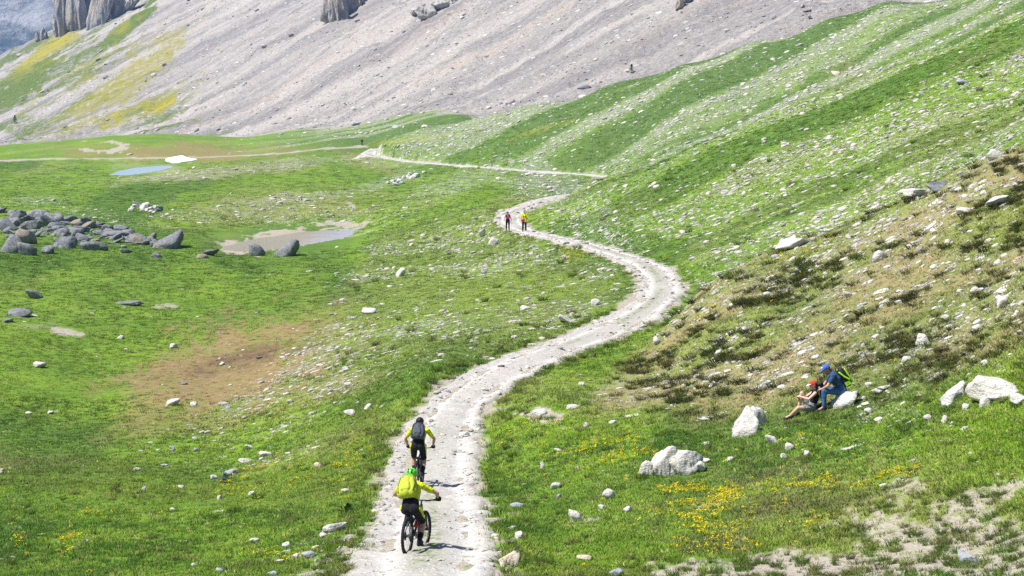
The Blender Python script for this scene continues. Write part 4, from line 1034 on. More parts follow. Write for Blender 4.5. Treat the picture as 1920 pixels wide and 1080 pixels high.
tall = tproto('tussock', [(820 + i, 50 + 16 * i, 1.0, .42 + .12 * (i % 3), .024, .6 + .15 * i, 3) for i in range(6)])
def palette(X, Y, i, j, r):
    n_ = len(X)
    a = fbm(X / 11, Y / 11, 91, 3)[:, None]; b = fbm(X / 1.9, Y / 1.9, 93, 4)[:, None]; c_ = fbm(X / 5, Y / 5, 95, 3)[:, None]
    col = np.array(G_MID) + (np.array(G_BR) - np.array(G_MID)) * sstep(.35, .62, a)
    def over(col, k, t): k = np.clip(k, 0, 1); return col * (1 - k) + np.array(t) * k
    col = over(col, .8 * sstep(.5, .68, c_), (.145, .190, .035))
    col = over(col, .75 * sstep(.5, .7, b), (.050, .112, .017))
    col = over(col, .55 * sstep(.46, .3, b), (.22, .312, .045))
    col = over(col, deep[i, j][:, None] * .85, (.055, .128, .018))
    col = over(col, olive[i, j][:, None] * (.5 + .5 * b), (.115, .145, .035))
    col = over(col, dry[i, j][:, None] * sstep(.32, .6, r.random(n_)[:, None] * .45 + b * .55) * .95, (.31, .24, .14))
    col = over(col, brown[i, j][:, None] * .9, (.29, .20, .10))
    st = r.random((n_, 1)); col = np.where(st < .05, np.array([[.32, .28, .13]]), np.where(st < .12, np.array([[.045, .085, .02]]), col))
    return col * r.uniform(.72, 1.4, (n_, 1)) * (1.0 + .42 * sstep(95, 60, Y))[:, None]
dens = .085 * (1 - .55 * np.clip(rocky, 0, 1)) * (1 - scree) * (1 - sstep(430, 520, YG)) * (1 - .5 * inM1) * (1 - .93 * sstep(.25, .75, bare * (.62 + .95 * fbm(XG / 1.1, YG / 1.1, 119, 3)))) * (1 - .8 * brown) * (1 - .55 * np.clip(inM3 * dry, 0, 1)) * sstep(1.0, 1.5, RD + (fbm(XG / .8, YG / .8, 97) - .5) * .8) * (1 - np.clip(pondflat * 1.6, 0, 1) * (YG > 150))
X, Y, I, J, r = sample(dens, 21)
nT = len(X)
wv = np.maximum(.085, 6.0 * Y / FPX) * r.uniform(.6, 1.25, nT)
hv = np.where(Y < 90, r.uniform(.06, .13, nT), r.uniform(.05, .09, nT) * np.clip(Y / 110, .8, 1.6)) * (.7 + .8 * fbm(X / 1.6, Y / 1.6, 99, 3))
hv *= 1 + .8 * sstep(2.2, 1.3, RD[I, J])
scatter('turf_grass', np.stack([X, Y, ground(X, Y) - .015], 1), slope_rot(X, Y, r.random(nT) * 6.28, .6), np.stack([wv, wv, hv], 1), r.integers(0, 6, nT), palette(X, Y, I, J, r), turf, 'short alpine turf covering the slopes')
print('turf', nT)
# tussocks: dark clumps on the hillside, lush ones in the bare corner and on the verges
clump = sstep(.50, .64, fbm(XG / 2.6, YG / 2.6, 101, 3))
td = inM3 * .0042 * (.15 + 1.5 * clump) + (YG < 62) * (YG > 24) * (.0011 * (.2 + bare * 3.0) * sstep(5, 2, np.abs(ROWG - 980) / 60 + 0 * XG) + .00035) + sstep(2.6, 1.6, RD) * sstep(1.0, 1.4, RD) * (YG < 90) * .0040 + inM2 * .00025 + bank * .0004
td = td * (1 - scree) * sstep(1.15, 1.5, RD)
X, Y, I, J, r = sample(td, 22)
nT = len(X)
m3 = inM3[I, J] > .4
wv = np.where(m3, .14 + .30 * r.random(nT) ** 1.6, r.uniform(.12, .28, nT)) * np.clip(Y / 50, .8, 2)
hv = np.where(m3, r.uniform(.12, .26, nT), r.uniform(.12, .28, nT)) * np.clip(Y / 60, .8, 1.7)
kt = r.random((nT, 1))
tc_ = np.where(m3[:, None], np.where(kt < .5, np.array([[.070, .085, .020]]), np.where(kt < .8, np.array([[.125, .115, .035]]), np.array([[.085, .13, .020]]))), np.where(kt < .6, np.array([[.12, .21, .024]]), np.array([[.22, .24, .075]])))
tc_ = tc_ * r.uniform(.5, 1.05, (nT, 1))
scatter('tussock_grass', np.stack([X, Y, ground(X, Y) - .02], 1), slope_rot(X, Y, r.random(nT) * 6.28, .35), np.stack([wv, wv, hv], 1), r.integers(0, 6, nT), tc_, tall, 'dark and lush grass tussocks')
print('tussock', nT)
# yellow flowers
ms = []
for i in range(4):
    r_ = np.random.default_rng(850 + i); V = []; F = []
    for k in range(7):
        a = r_.random() * 6.28; d = r_.random() ** .5; z = r_.uniform(.6, 1.0); x0, y0 = d * math.cos(a), d * math.sin(a); R0 = r_.uniform(.13, .22); b = len(V)
        tx_, ty_ = r_.normal() * .25, r_.normal() * .25
        V.append((x0, y0, z - .05))
        for q in range(6):
            c0, s0 = R0 * math.cos(q * 1.047), R0 * math.sin(q * 1.047); V.append((x0 + c0, y0 + s0, z + (c0 * tx_ + s0 * ty_) * .5 + .03))
        F += [(b, b + 1 + q, b + 1 + (q + 1) % 6) for q in range(6)]
    me = mesh_np('blossom', V, F, False); me.materials.append(M_BLADE); ms.append(me)
flow = protos('blossom', ms)
fd = np.zeros_like(XG) + .00016 * (YG < 75)
for b in ((1165, 862, 90, 26, 5, .022), (1110, 850, 60, 14, -15, .010), (1370, 950, 110, 30, 12, .028), (1300, 985, 60, 18, 10, .020), (1480, 925, 110, 16, -5, .008), (1650, 905, 120, 26, -4, .007), (1330, 1030, 90, 20, 0, .006), (1010, 800, 70, 30, -30, .005), (900, 790, 30, 22, -40, .012),
          (136, 1008, 22, 10, 0, .04), (215, 970, 60, 12, 0, .006), (480, 885, 60, 10, -25, .022), (560, 900, 60, 20, -20, .006), (440, 925, 70, 14, 0, .007), (670, 880, 30, 60, 20, .006), (60, 1030, 90, 30, 0, .003), (540, 1050, 60, 14, 0, .010), (1010, 560 - 470, 1, 1, 0, 0),
          (1075, 482, 34, 12, 12, .035), (1005, 520, 40, 10, -20, .010), (1000, 580, 20, 8, 0, .015), (1170, 575, 16, 6, 0, .03), (1320, 600, 50, 10, -30, .022), (1500, 480, 80, 26, -35, .005), (1640, 400, 90, 22, -25, .004), (1240, 490, 20, 8, 20, .01), (1530, 1060, 60, 14, 0, .006), (1130, 880, 160, 60, 5, .0015), (1500, 850, 200, 40, 5, .001)):
    fd = np.maximum(fd, blob(*b[:5]) * b[5])
fd *= 1.15 * (.15 + 1.9 * sstep(.42, .66, fbm(XG / 1.3, YG / 1.3, 103, 3))) * (1 - bare)
X, Y, I, J, r = sample(fd * sstep(1.3, 1.8, RD), 23)
nT = len(X)
wv = np.maximum(.075, 4.5 * Y / FPX) * r.uniform(.4, 1.25, nT)
hv = r.uniform(.10, .19, nT) * np.clip(Y / 60, 1, 1.5)
yc = np.array([.74, .62, .008]) * r.uniform(.75, 1.2, (nT, 1)) * np.where(r.random((nT, 1)) < .2, [[1, .82, 1]], [[1, 1, 1]])
scatter('yellow_flowers', np.stack([X, Y, ground(X, Y)], 1), slope_rot(X, Y, r.random(nT) * 6.28, .5), np.stack([wv, wv, hv], 1), r.integers(0, 4, nT), yc, flow, 'yellow meadow flowers')
print('flowers', nT)
# silvery thistle
def leaf_plant(px, row, name, label, cat, R0, H, nl, col):
    p = spot(px, row); root = empty(name, p); tag(root, label, cat)
    mt = leaf_mat(name + '_leaf', col, .25); V0 = np.array([(0, -.5, 0), (0, .5, 0), (.35, -.75, .12), (.35, .75, .12), (.75, -.45, .16), (.75, .45, .16), (1, 0, .08)]); F0 = [(0, 2, 3), (0, 3, 1), (2, 4, 5), (2, 5, 3), (4, 6, 5)]
    me = mesh_np('leaf', V0 * np.array([1, .26, 1]), F0, False); me.materials.append(mt)
    r_ = random.Random(3)
    st = mesh_np('stem', *tuft_np(31, 9, H * .8, R0 * .25, .012, .4, 3), False); st.materials.append(mt); link('stem', st, None, root)
    for k in range(nl):
        o = bpy.data.objects.new('leaf', me); COL.objects.link(o); o.parent = root
        f = k / nl; o.location = (r_.gauss(0, R0 * .2), r_.gauss(0, R0 * .2), H * .75 * f); o.rotation_euler = (r_.gauss(0, .3), -.9 * f - .15, k * 2.4); L_ = R0 * r_.uniform(.6, 1.0) * (1.1 - .5 * f); o.scale = (L_, L_, L_)
    return root
leaf_plant(422, 905, 'thistle', 'silvery green leafy thistle beside pale stones in the near meadow', 'plant', .27, .32, 34, (.19, .25, .17))
leaf_plant(652, 962, 'dock_plant', 'dark green leafy plant on the left verge of the track', 'plant', .24, .22, 30, (.03, .075, .012))
# two lone conifers
def conifer(px, row, hpx, label):
    p = spot(px, row); s = p.y / FPX; H = hpx * s; root = empty('pine_tree', p); tag(root, label, 'tree')
    M_BARK = bpy.data.materials.get('pine_bark') or plain('pine_bark', (.09, .065, .045), .95)
    V, F = [], []
    for k in range(7):
        for q in range(8):
            a = q * math.pi / 4; rr = H * .035 * (1 - k / 7.5); V.append((rr * math.cos(a), rr * math.sin(a), H * .95 * k / 6))
    F = [(8 * k + q, 8 * k + (q + 1) % 8, 8 * k + 8 + (q + 1) % 8, 8 * k + 8 + q) for k in range(6) for q in range(8)]
    link('trunk', mesh_np('trunk', V, F), M_BARK, root)
    r_ = np.random.default_rng(int(px)); V = []; F = []
    for k in range(620):
        f = r_.random() ** .8; z = H * (.08 + .92 * f); R0 = H * .30 * (1 - f) ** .75 + .02 * H; a = r_.random() * 6.283; d = R0 * r_.uniform(.3, 1.1)
        c0 = np.array([d * math.cos(a), d * math.sin(a), z - d * .25]); L_ = H * .075 * r_.uniform(.6, 1.3)
        q1 = np.array([math.cos(a), math.sin(a), r_.uniform(-.3, .5)]) * L_; q2 = np.array([-math.sin(a), math.cos(a), r_.uniform(-.5, .5)]) * L_ * .4
        b = len(V); V += [c0 - q1 * .3 - q2, c0 - q1 * .3 + q2, c0 + q1]; F.append((b, b + 1, b + 2))
    link('crown', mesh_np('crown', np.array(V), np.array(F), False), bpy.data.materials.get('pine_needles') or leaf_mat('pine_needles', (.035, .075, .022), .2), root)
conifer(1184, 138, 18, 'small lone pine at the foot of the scree above the green slope')
conifer(28, 232, 16, 'tiny dark pine low on the far left of the scree')
# ------------------------------------------------------------------ people, bicycles and what they carry
def rot_to(d):
    return Vector((0, 0, 1)).rotation_difference(Vector(d).normalized())
def capsule(bm, p0, r0, p1, r1, seg=12, flat=(1, 1)):
    p0, p1 = Vector(p0), Vector(p1); d = p1 - p0
    if d.length < 1e-5: d = Vector((0, 0, 1e-4))
    q = rot_to(d); L_ = d.length; rings = []
    for k in range(4): a = -math.pi / 2 + (k + .35) * math.pi / 8; rings.append((r0 * math.sin(a), r0 * math.cos(a)))
    rings += [(0, r0), (L_, r1)]
    for k in range(4): a = (k + .65) * math.pi / 8; rings.append((L_ + r1 * math.sin(a), r1 * math.cos(a)))
    R = []
    for z, rr in rings:
        R.append([bm.verts.new(p0 + q @ Vector((rr * flat[0] * math.cos(t * 2 * math.pi / seg), rr * flat[1] * math.sin(t * 2 * math.pi / seg), z))) for t in range(seg)])
    for a, b in zip(R, R[1:]):
        for t in range(seg): bm.faces.new((a[t], a[(t + 1) % seg], b[(t + 1) % seg], b[t]))
    bm.faces.new(R[0][::-1]); bm.faces.new(R[-1])
def ellip(bm, c, rad, rot=(0, 0, 0), seg=14):
    from mathutils import Euler
    m = Matrix.Translation(c) @ Euler(rot).to_matrix().to_4x4() @ Matrix.Diagonal((*rad, 1))
    bmesh.ops.create_uvsphere(bm, u_segments=seg, v_segments=seg // 2 + 2, radius=1, matrix=m)
def draw(bm, parts, grow=0.0):
    for p in parts:
        if p[0] == 'c': capsule(bm, p[1], p[2] + grow, p[3], p[4] + grow)
        elif p[0] == 'e': ellip(bm, p[1], tuple(x + grow for x in p[2]), *(p[3:4]))
def fused(name, parts, voxel=.009, grow=0.0, iters=3, cut=None):
    """one continuous skin grown round a set of tapering volumes"""
    bm = bmesh.new(); draw(bm, parts, grow)
    me = bpy.data.meshes.new(name); bm.to_mesh(me); bm.free()
    o = bpy.data.objects.new(name, me); COL.objects.link(o)
    m = o.modifiers.new('r', 'REMESH'); m.mode = 'VOXEL'; m.voxel_size = voxel
    if iters:
        s = o.modifiers.new('s', 'SMOOTH'); s.factor = .5; s.iterations = iters
    dg = bpy.context.evaluated_depsgraph_get()
    out = bpy.data.meshes.new_from_object(o.evaluated_get(dg)); out.name = name
    bpy.data.objects.remove(o); bpy.data.meshes.remove(me)
    out.polygons.foreach_set('use_smooth', np.ones(len(out.polygons), bool))
    return out
def tube(bm, pts, r, seg=8):
    for a, b in zip(pts, pts[1:]): capsule(bm, a, r, b, r, seg)
def solid(name, fn, mat, parent=None, smooth=True):
    bm = bmesh.new(); fn(bm); me = bpy.data.meshes.new(name); bm.to_mesh(me); bm.free()
    me.polygons.foreach_set('use_smooth', np.full(len(me.polygons), smooth))
    return link(name, me, mat, parent)
def V_(*a): return Vector(a)
def lerp(a, b, t): return Vector(a).lerp(Vector(b), t)

def hand(w, d, up, curl=.9, s=1.0, side=1):
    """palm, four unequal bent fingers and a thumb leaving the side of the palm"""
    w, d = Vector(w), Vector(d).normalized(); up = (Vector(up) - d * Vector(up).dot(d)).normalized(); lat = d.cross(up) * side
    P = [('c', w, .026 * s, w + d * .06 * s, .030 * s), ('c', w + lat * .02 * s + d * .02 * s, .022 * s, w + lat * .028 * s + d * .075 * s, .017 * s), ('c', w - lat * .02 * s + d * .02 * s, .022 * s, w - lat * .028 * s + d * .07 * s, .016 * s)]
    for k, (ln, o_) in enumerate(((.070, -.032), (.078, -.011), (.073, .011), (.056, .031))):
        b = w + d * .085 * s + lat * o_ * s
        m = b + (d * math.cos(curl * .6) - up * math.sin(curl * .6)) * ln * .5 * s
        e = m + (d * math.cos(curl * 1.5) - up * math.sin(curl * 1.5)) * ln * .5 * s
        P += [('c', b, .0105 * s, m, .0098 * s), ('c', m, .0098 * s, e, .0085 * s)]
    t0 = w + d * .03 * s - lat * .03 * s; t1 = t0 + (d * .7 - lat * .6 - up * .3).normalized() * .036 * s; t2 = t1 + (d * .8 - up * .6).normalized() * .03 * s
    return P + [('c', t0, .0135 * s, t1, .0115 * s), ('c', t1, .0115 * s, t2, .0095 * s)]
def torso_parts(J, s):
    pe, ch, ne = Vector(J['pelvis']), Vector(J['chest']), Vector(J['neck'])
    hr = (Vector(J['hipR']) - Vector(J['hipL'])).normalized(); sr = (Vector(J['shR']) - Vector(J['shL'])).normalized()
    wa = pe.lerp(ch, .45); mr = (hr + sr).normalized()
    P = [('c', pe + hr * .062 * s, .105 * s, wa + mr * .055 * s, .092 * s), ('c', pe - hr * .062 * s, .105 * s, wa - mr * .055 * s, .092 * s),
         ('c', wa + mr * .055 * s, .092 * s, ch + sr * .075 * s, .105 * s), ('c', wa - mr * .055 * s, .092 * s, ch - sr * .075 * s, .105 * s),
         ('c', ch + sr * .07 * s, .10 * s, lerp(ne, J['shR'], .55), .058 * s), ('c', ch - sr * .07 * s, .10 * s, lerp(ne, J['shL'], .55), .058 * s),
         ('c', ch, .10 * s, ne, .06 * s), ('c', Vector(J['shL']), .055 * s, Vector(J['shR']), .055 * s)]
    return P
def arm_parts(J, sd, s, t0=0.0, t1=2.0):
    a, b, c = Vector(J['sh' + sd]), Vector(J['el' + sd]), Vector(J['wr' + sd]); P = []
    e = a.lerp(b, min(t1, 1)); r_ = lambda t: (.050 - .012 * t) * s
    P.append(('c', a, r_(0), e, r_(min(t1, 1))))
    if t1 > 1:
        f = b.lerp(c, t1 - 1); P += [('c', b, .039 * s, b.lerp(c, min(.3, t1 - 1)), .040 * s), ('c', b.lerp(c, min(.3, t1 - 1)), .040 * s, f, (.040 - .013 * (t1 - 1)) * s)]
    return P
def leg_parts(J, sd, s, t1=2.0, t0=0.0):
    a, b, c = Vector(J['hip' + sd]), Vector(J['kn' + sd]), Vector(J['an' + sd]); P = []
    if t0 < 1: P.append(('c', a.lerp(b, t0), (.088 - .03 * t0) * s, a.lerp(b, min(t1, 1)), (.088 - .030 * min(t1, 1)) * s))
    if t1 > 1:
        u = min(.35, t1 - 1); P += [('c', b, .057 * s, b.lerp(c, u), .058 * s), ('c', b.lerp(c, u), .058 * s, b.lerp(c, t1 - 1), (.058 - .022 * (t1 - 1)) * s)]
    return P
def head_parts(J, s):
    h, f = Vector(J['head']), Vector(J['face']).normalized(); ne = Vector(J['neck']); up = Vector(J.get('crown', (0, 0, 1))); up = (up - f * up.dot(f)).normalized(); rt = f.cross(up)
    k = s * 1.0
    P = [('c', ne - (h - ne) * .2, .058 * k, h - up * .05 * k - f * .015 * k, .052 * k),
         ('c', h - f * .022 * k + up * .022 * k, .088 * k, h + f * .018 * k + up * .03 * k, .080 * k), ('c', h + up * .0 * k + f * .025 * k, .070 * k, h - up * .075 * k + f * .052 * k, .042 * k),
         ('c', h + f * .088 * k + up * .004 * k, .010 * k, h + f * .108 * k - up * .032 * k, .015 * k), ('c', h + f * .086 * k - up * .066 * k - rt * .018 * k, .010 * k, h + f * .086 * k - up * .066 * k + rt * .018 * k, .010 * k),
         ('c', h + f * .078 * k + up * .028 * k - rt * .03 * k, .014 * k, h + f * .078 * k + up * .028 * k + rt * .03 * k, .014 * k)]
    for sg in (-1, 1): P.append(('c', h + rt * sg * .083 * k - f * .005 * k + up * .015 * k, .013 * k, h + rt * sg * .080 * k - f * .003 * k - up * .022 * k, .010 * k))
    return P, h, f, up, rt
SKIN = plain('tanned_skin', (.47, .265, .175), .55, .35, .08, 12)
SKIN2 = plain('fair_skin', (.60, .365, .27), .55, .35, .08, 12)
def cloth(name, col, rough=.85, spec=.2, var=.2, scale=20):
    M = Mat(name); tc = M.n('TexCoord').outputs['Object']
    a = M.noise(tc, 9, 3, .6, 1.5); f = M.noise(tc, scale * 2, 3)
    c = M.mix(f, tuple(x * (1 - var) for x in col), tuple(min(1, x * (1 + var)) for x in col))
    return M.base(c, rough, M.math('MULTIPLY', M.math('ABSOLUTE', M.math('SUBTRACT', a, .5)), -.12), 1.0, 1.0, spec)
BLACK = cloth('black_cloth', (.014, .014, .017), .8, .25, .25, 20)
YELLOW = cloth('fluorescent_yellow_cloth', (.72, .80, .02), .75, .2, .08, 10)
DARKEYE = plain('eye_dark', (.02, .015, .012), .3, .5)
HAIR = plain('dark_brown_hair', (.022, .014, .010), .6, .3, .3, 60)
SHOE = plain('dark_shoe', (.03, .03, .034), .7)
WHITE = plain('white_trim', (.75, .75, .74), .7)
GREYC = cloth('grey_cloth', (.26, .265, .26), .85, .2, .3, 35)
def person(loc, rz, label, J, skin, s=1.0, voxel=.009, hands=None, tilt=0.0):
    root = empty('person', loc, rz); root.rotation_euler = (tilt, 0, rz)
    tag(root, label, 'person')
    hp, h, f, up, rt = head_parts(J, s)
    P = torso_parts(J, s) + hp
    for sd in 'LR':
        P += arm_parts(J, sd, s) + leg_parts(J, sd, s)
        an, to = Vector(J['an' + sd]), Vector(J['to' + sd])
        P.append(('c', an, .038 * s, to, .032 * s))
        dr = (Vector(J['wr' + sd]) - Vector(J['el' + sd])).normalized()
        hd, hu, cu = (hands or {}).get(sd, (dr, (0, 0, 1), .8))
        P += hand(J['wr' + sd], hd, hu, cu, s, 1 if sd == 'R' else -1)
    link('body', fused('body', P, voxel, 0, 2), skin, root)
    def eyes(bm):
        for sg in (-1, 1): ellip(bm, h + f * .086 * s + rt * sg * .031 * s + up * .008 * s, (.010 * s, .010 * s, .007 * s), seg=8)
    solid('eyes', eyes, DARKEYE, root)
    return root, (h, f, up, rt)
def garment(root, name, parts, mat, grow=.012, voxel=.010, it=3, label=None):
    o = link(name, fused(name, parts, voxel, grow, it), mat, root)
    if label: o['label'] = label
    return o
def shoes(root, J, s, mat, sock=None):
    for sd in 'LR':
        an, to = Vector(J['an' + sd]), Vector(J['to' + sd]); d = (to - an); d.z = min(d.z, -.03); d.normalize()
        heel = an - Vector((0, 0, .055 * s)) - Vector((d.x, d.y, 0)) * .04 * s
        garment(root, 'shoe', [('c', heel, .040 * s, to, .036 * s), ('c', an - Vector((0, 0, .02)), .048 * s, heel.lerp(to, .55), .044 * s)], mat, .006, .010, 2)
        if sock:
            kn = Vector(J['kn' + sd]); garment(root, 'sock', [('c', an, .040 * s, an.lerp(kn, .38), .050 * s)], sock, .006, .010, 2)
def cap_parts(h, f, up, rt, s):
    dome = [('c', h - f * .022 * s + up * .036 * s, .097 * s, h + f * .016 * s + up * .046 * s, .090 * s)]
    vis = [('c', h + f * (.09 + .02 * k) * s + up * (.052 - .006 * k) * s - rt * (.055 - .008 * k) * s, .010 * s, h + f * (.09 + .02 * k) * s + up * (.052 - .006 * k) * s + rt * (.055 - .008 * k) * s, .010 * s) for k in range(5)]
    return dome, vis
def clip_below(me, p, nrm):
    bm = bmesh.new(); bm.from_mesh(me)
    bmesh.ops.bisect_plane(bm, geom=bm.verts[:] + bm.edges[:] + bm.faces[:], plane_co=p, plane_no=nrm, clear_inner=True)
    bm.to_mesh(me); bm.free()

# ---- mountain bicycle: origin under the bottom bracket, forward +y
RUBBER = plain('tyre_rubber', (.022, .022, .023), .85, .2, .3, 40)
METAL = plain('dark_alloy', (.035, .037, .042), .45, .5, .2, 10, .4)
ALLOY = plain('grey_alloy', (.32, .33, .34), .35, .5, .2, 10, .8)
def bicycle(loc, rz, pitch, label, frame_mat, steer=0.0, crank_a=0.0, bottle=None):
    root = empty('mountain_bike', loc); root.rotation_euler = (pitch, 0, rz)
    tag(root, label, 'bicycle', 'mountain bikes on the track')
    WR, RA, FA = .365, (0, -.44, .365), (0, .76, .365)
    def wheel(c, st):
        w = empty('wheel', c); w.rotation_euler = (0, 0, st); w.parent = root
        V = []; F = []; n1_, n2_ = 72, 10
        for a in range(n1_):
            for b in range(n2_):
                t = b / n2_ * 6.2832; kn = .004 * ((a + b) % 2) * (math.cos(t) > -.2); rr = .031 + kn
                R = .334 + rr * math.cos(t); V.append((rr * math.sin(t) * .95, R * math.cos(a / n1_ * 6.2832), R * math.sin(a / n1_ * 6.2832)))
        F = [(a * n2_ + b, a * n2_ + (b + 1) % n2_, ((a + 1) % n1_) * n2_ + (b + 1) % n2_, ((a + 1) % n1_) * n2_ + b) for a in range(n1_) for b in range(n2_)]
        link('tyre', mesh_np('tyre', V, F, False), RUBBER, w)
        V = []; pr = ((-.014, .302), (.014, .302), (.012, .284), (-.012, .284))
        for a in range(48):
            for x_, R in pr: V.append((x_, R * math.cos(a / 48 * 6.2832), R * math.sin(a / 48 * 6.2832)))
        F = [(a * 4 + b, a * 4 + (b + 1) % 4, ((a + 1) % 48) * 4 + (b + 1) % 4, ((a + 1) % 48) * 4 + b) for a in range(48) for b in range(4)]
        link('rim', mesh_np('rim', V, F, False), METAL, w)
        def sp_(bm):
            for k in range(28):
                a = k / 28 * 6.2832; o_ = .025 if k % 2 else -.025; a2_ = a + (.5 if k % 4 < 2 else -.5)
                capsule(bm, (o_, .022 * math.cos(a2_), .022 * math.sin(a2_)), .0016, (0, .288 * math.cos(a), .288 * math.sin(a)), .0016, 4)
        solid('spokes', sp_, ALLOY, w)
        def hb(bm):
            capsule(bm, (-.045, 0, 0), .022, (.045, 0, 0), .022); capsule(bm, (-.032, 0, 0), .075, (-.031, 0, 0), .075, 20, (1, 1)) if False else None
            bmesh.ops.create_cone(bm, cap_ends=True, segments=24, radius1=.085, radius2=.085, depth=.003, matrix=Matrix.Translation((-.04, 0, 0)) @ Matrix.Rotation(math.pi / 2, 4, 'Y'))
        solid('hub', hb, METAL, w)
    wheel(RA, 0); wheel(FA, steer)
    BB, ST_, HT, HB = V_(0, 0, .34), V_(0, -.19, .72), V_(0, .50, .87), V_(0, .545, .75)
    def fr(bm):
        for a, b, r_ in ((BB, HB, .024), (ST_, HT, .020), (BB, ST_, .019), (HB, HT, .026), (BB, V_(0, -.05, .40), .03)): capsule(bm, a, r_, b, r_, 10)
        for sg in (-1, 1):
            capsule(bm, (sg * .035, -.02, .36), .014, (sg * .07, -.44, .365), .012, 8); capsule(bm, (sg * .03, -.16, .70), .011, (sg * .07, -.44, .365), .010, 8)
            capsule(bm, (0, -.16, .70), .012, (sg * .03, -.165, .70), .011, 8)
        capsule(bm, (0, -.10, .58), .020, (0, .08, .66), .018, 8)
    solid('frame', fr, frame_mat, root)
    def fk(bm):
        capsule(bm, HB, .024, HB + V_(0, .03, -.06), .022, 8)
        for sg in (-1, 1): capsule(bm, (sg * .062, .585, .70), .019, (sg * .062, .70, .46), .018, 8); capsule(bm, (sg * .062, .70, .46), .022, (sg * .062, .76, .355), .018, 8)
        capsule(bm, (-.062, .585, .71), .02, (.062, .585, .71), .02, 8)
    solid('fork', fk, METAL, root)
    hbo = empty('handlebar', (0, .53, .93)); hbo.rotation_euler = (0, 0, steer); hbo.parent = root
    def bar(bm):
        capsule(bm, (0, -.04, -.08), .018, (0, -.03, 0), .018, 8); capsule(bm, (0, -.03, 0), .018, (0, .03, .015), .018, 8)
        tube(bm, [(-.30, -.03, .045), (-.10, .025, .02), (.10, .025, .02), (.30, -.03, .045)], .0145, 8)
    solid('bar', bar, METAL, hbo)
    for sg in (-1, 1): solid('grip', lambda bm: (capsule(bm, (sg * .25, -.022, .043), .018, (sg * .355, -.04, .05), .018, 8), capsule(bm, (sg * .25, -.0, .04), .006, (sg * .34, .05, .035), .006, 6)), BLACK, hbo)
    solid('saddle', lambda bm: (ellip(bm, (0, -.27, .785), (.068, .075, .03)), capsule(bm, (0, -.27, .79), .034, (0, -.10, .785), .020, 10)), BLACK, root)
    solid('seat_post', lambda bm: capsule(bm, ST_, .0155, (0, -.205, .775), .0155, 8), METAL, root)
    cr_ = empty('crank', BB); cr_.rotation_euler = (crank_a, 0, 0); cr_.parent = root
    def ck(bm):
        bmesh.ops.create_cone(bm, cap_ends=True, segments=28, radius1=.068, radius2=.068, depth=.005, matrix=Matrix.Translation((.05, 0, 0)) @ Matrix.Rotation(math.pi / 2, 4, 'Y'))
        capsule(bm, (-.07, 0, 0), .02, (.07, 0, 0), .02, 8); capsule(bm, (.075, 0, 0), .012, (.085, 0, -.172), .011, 6); capsule(bm, (-.075, 0, 0), .012, (-.085, 0, .172), .011, 6)
    solid('crank_arms', ck, ALLOY, cr_)
    for sg in (-1, 1):
        pd = solid('pedal', lambda bm: bmesh.ops.create_cube(bm, size=1, matrix=Matrix.Translation((sg * .14, 0, -sg * .172)) @ Matrix.Rotation(-crank_a, 4, 'X') @ Matrix.Diagonal((.095, .09, .018, 1))), METAL, cr_, False)
    solid('chain', lambda bm: (capsule(bm, (.05, 0, .405), .005, (.05, -.44, .40), .005, 4), capsule(bm, (.05, 0, .275), .005, (.05, -.42, .29), .005, 4), capsule(bm, (.05, -.44, .36), .03, (.052, -.42, .27), .012, 6)), METAL, root)
    if bottle: solid('bottle', lambda bm: (capsule(bm, (0, .10, .50), .036, (0, .22, .60), .036, 10), capsule(bm, (0, .24, .615), .018, (0, .26, .63), .014, 8)), bottle, root)
    return root
def backpack(loc, rz, tilt, label, size, body_mat, trim_mat, pocket_mat, straps=(), group=None, extra=None):
    """origin at the middle of the back panel, pack grows along -y (away from the back)"""
    root = empty('backpack', loc); root.rotation_euler = (tilt[0], tilt[1], rz); tag(root, label, 'backpack', group)
    w, h, d = size
    P = [('c', (sx_ * w * .27, -d * .45, -h * .32), d * .40, (sx_ * w * .24, -d * .42, h * .30), d * .34) for sx_ in (-1, 1)] + [('c', (0, -d * .5, -h * .3), d * .46, (0, -d * .48, h * .32), d * .38)]
    link('pack_body', fused('pack_body', P, .010, 0, 3), body_mat, root)
    link('pocket', fused('pocket', [('c', (sx_ * w * .13, -d * .80, -h * .24), d * .22, (sx_ * w * .11, -d * .76, h * .04), d * .18) for sx_ in (-1, 0, 1)], .010, 0, 2), pocket_mat, root)
    link('top_lid', fused('top_lid', [('c', (-w * .2, -d * .5, h * .42), d * .26, (w * .2, -d * .5, h * .42), d * .26)], .010, 0, 2), trim_mat, root)
    for sx_ in (-1, 1):
        solid('side_panel', lambda bm: tube(bm, [(sx_ * w * .40, -d * .85, -h * .36), (sx_ * w * .44, -d * .72, 0), (sx_ * w * .34, -d * .75, h * .36)], .014, 6), trim_mat, root)
    for st in straps: solid('strap', lambda bm: tube(bm, st, .016, 6), trim_mat, root)
    if extra: extra(root)
    return root
def ground_pitch(x, y, hd, L_=.6):
    fx, fy = math.sin(hd), math.cos(hd)
    return math.atan2(float(ground(x + fx * L_, y + fy * L_)) - float(ground(x - fx * L_, y - fy * L_)), 2 * L_)
def track_z(x, y): return float(ground(x, y)) + .05

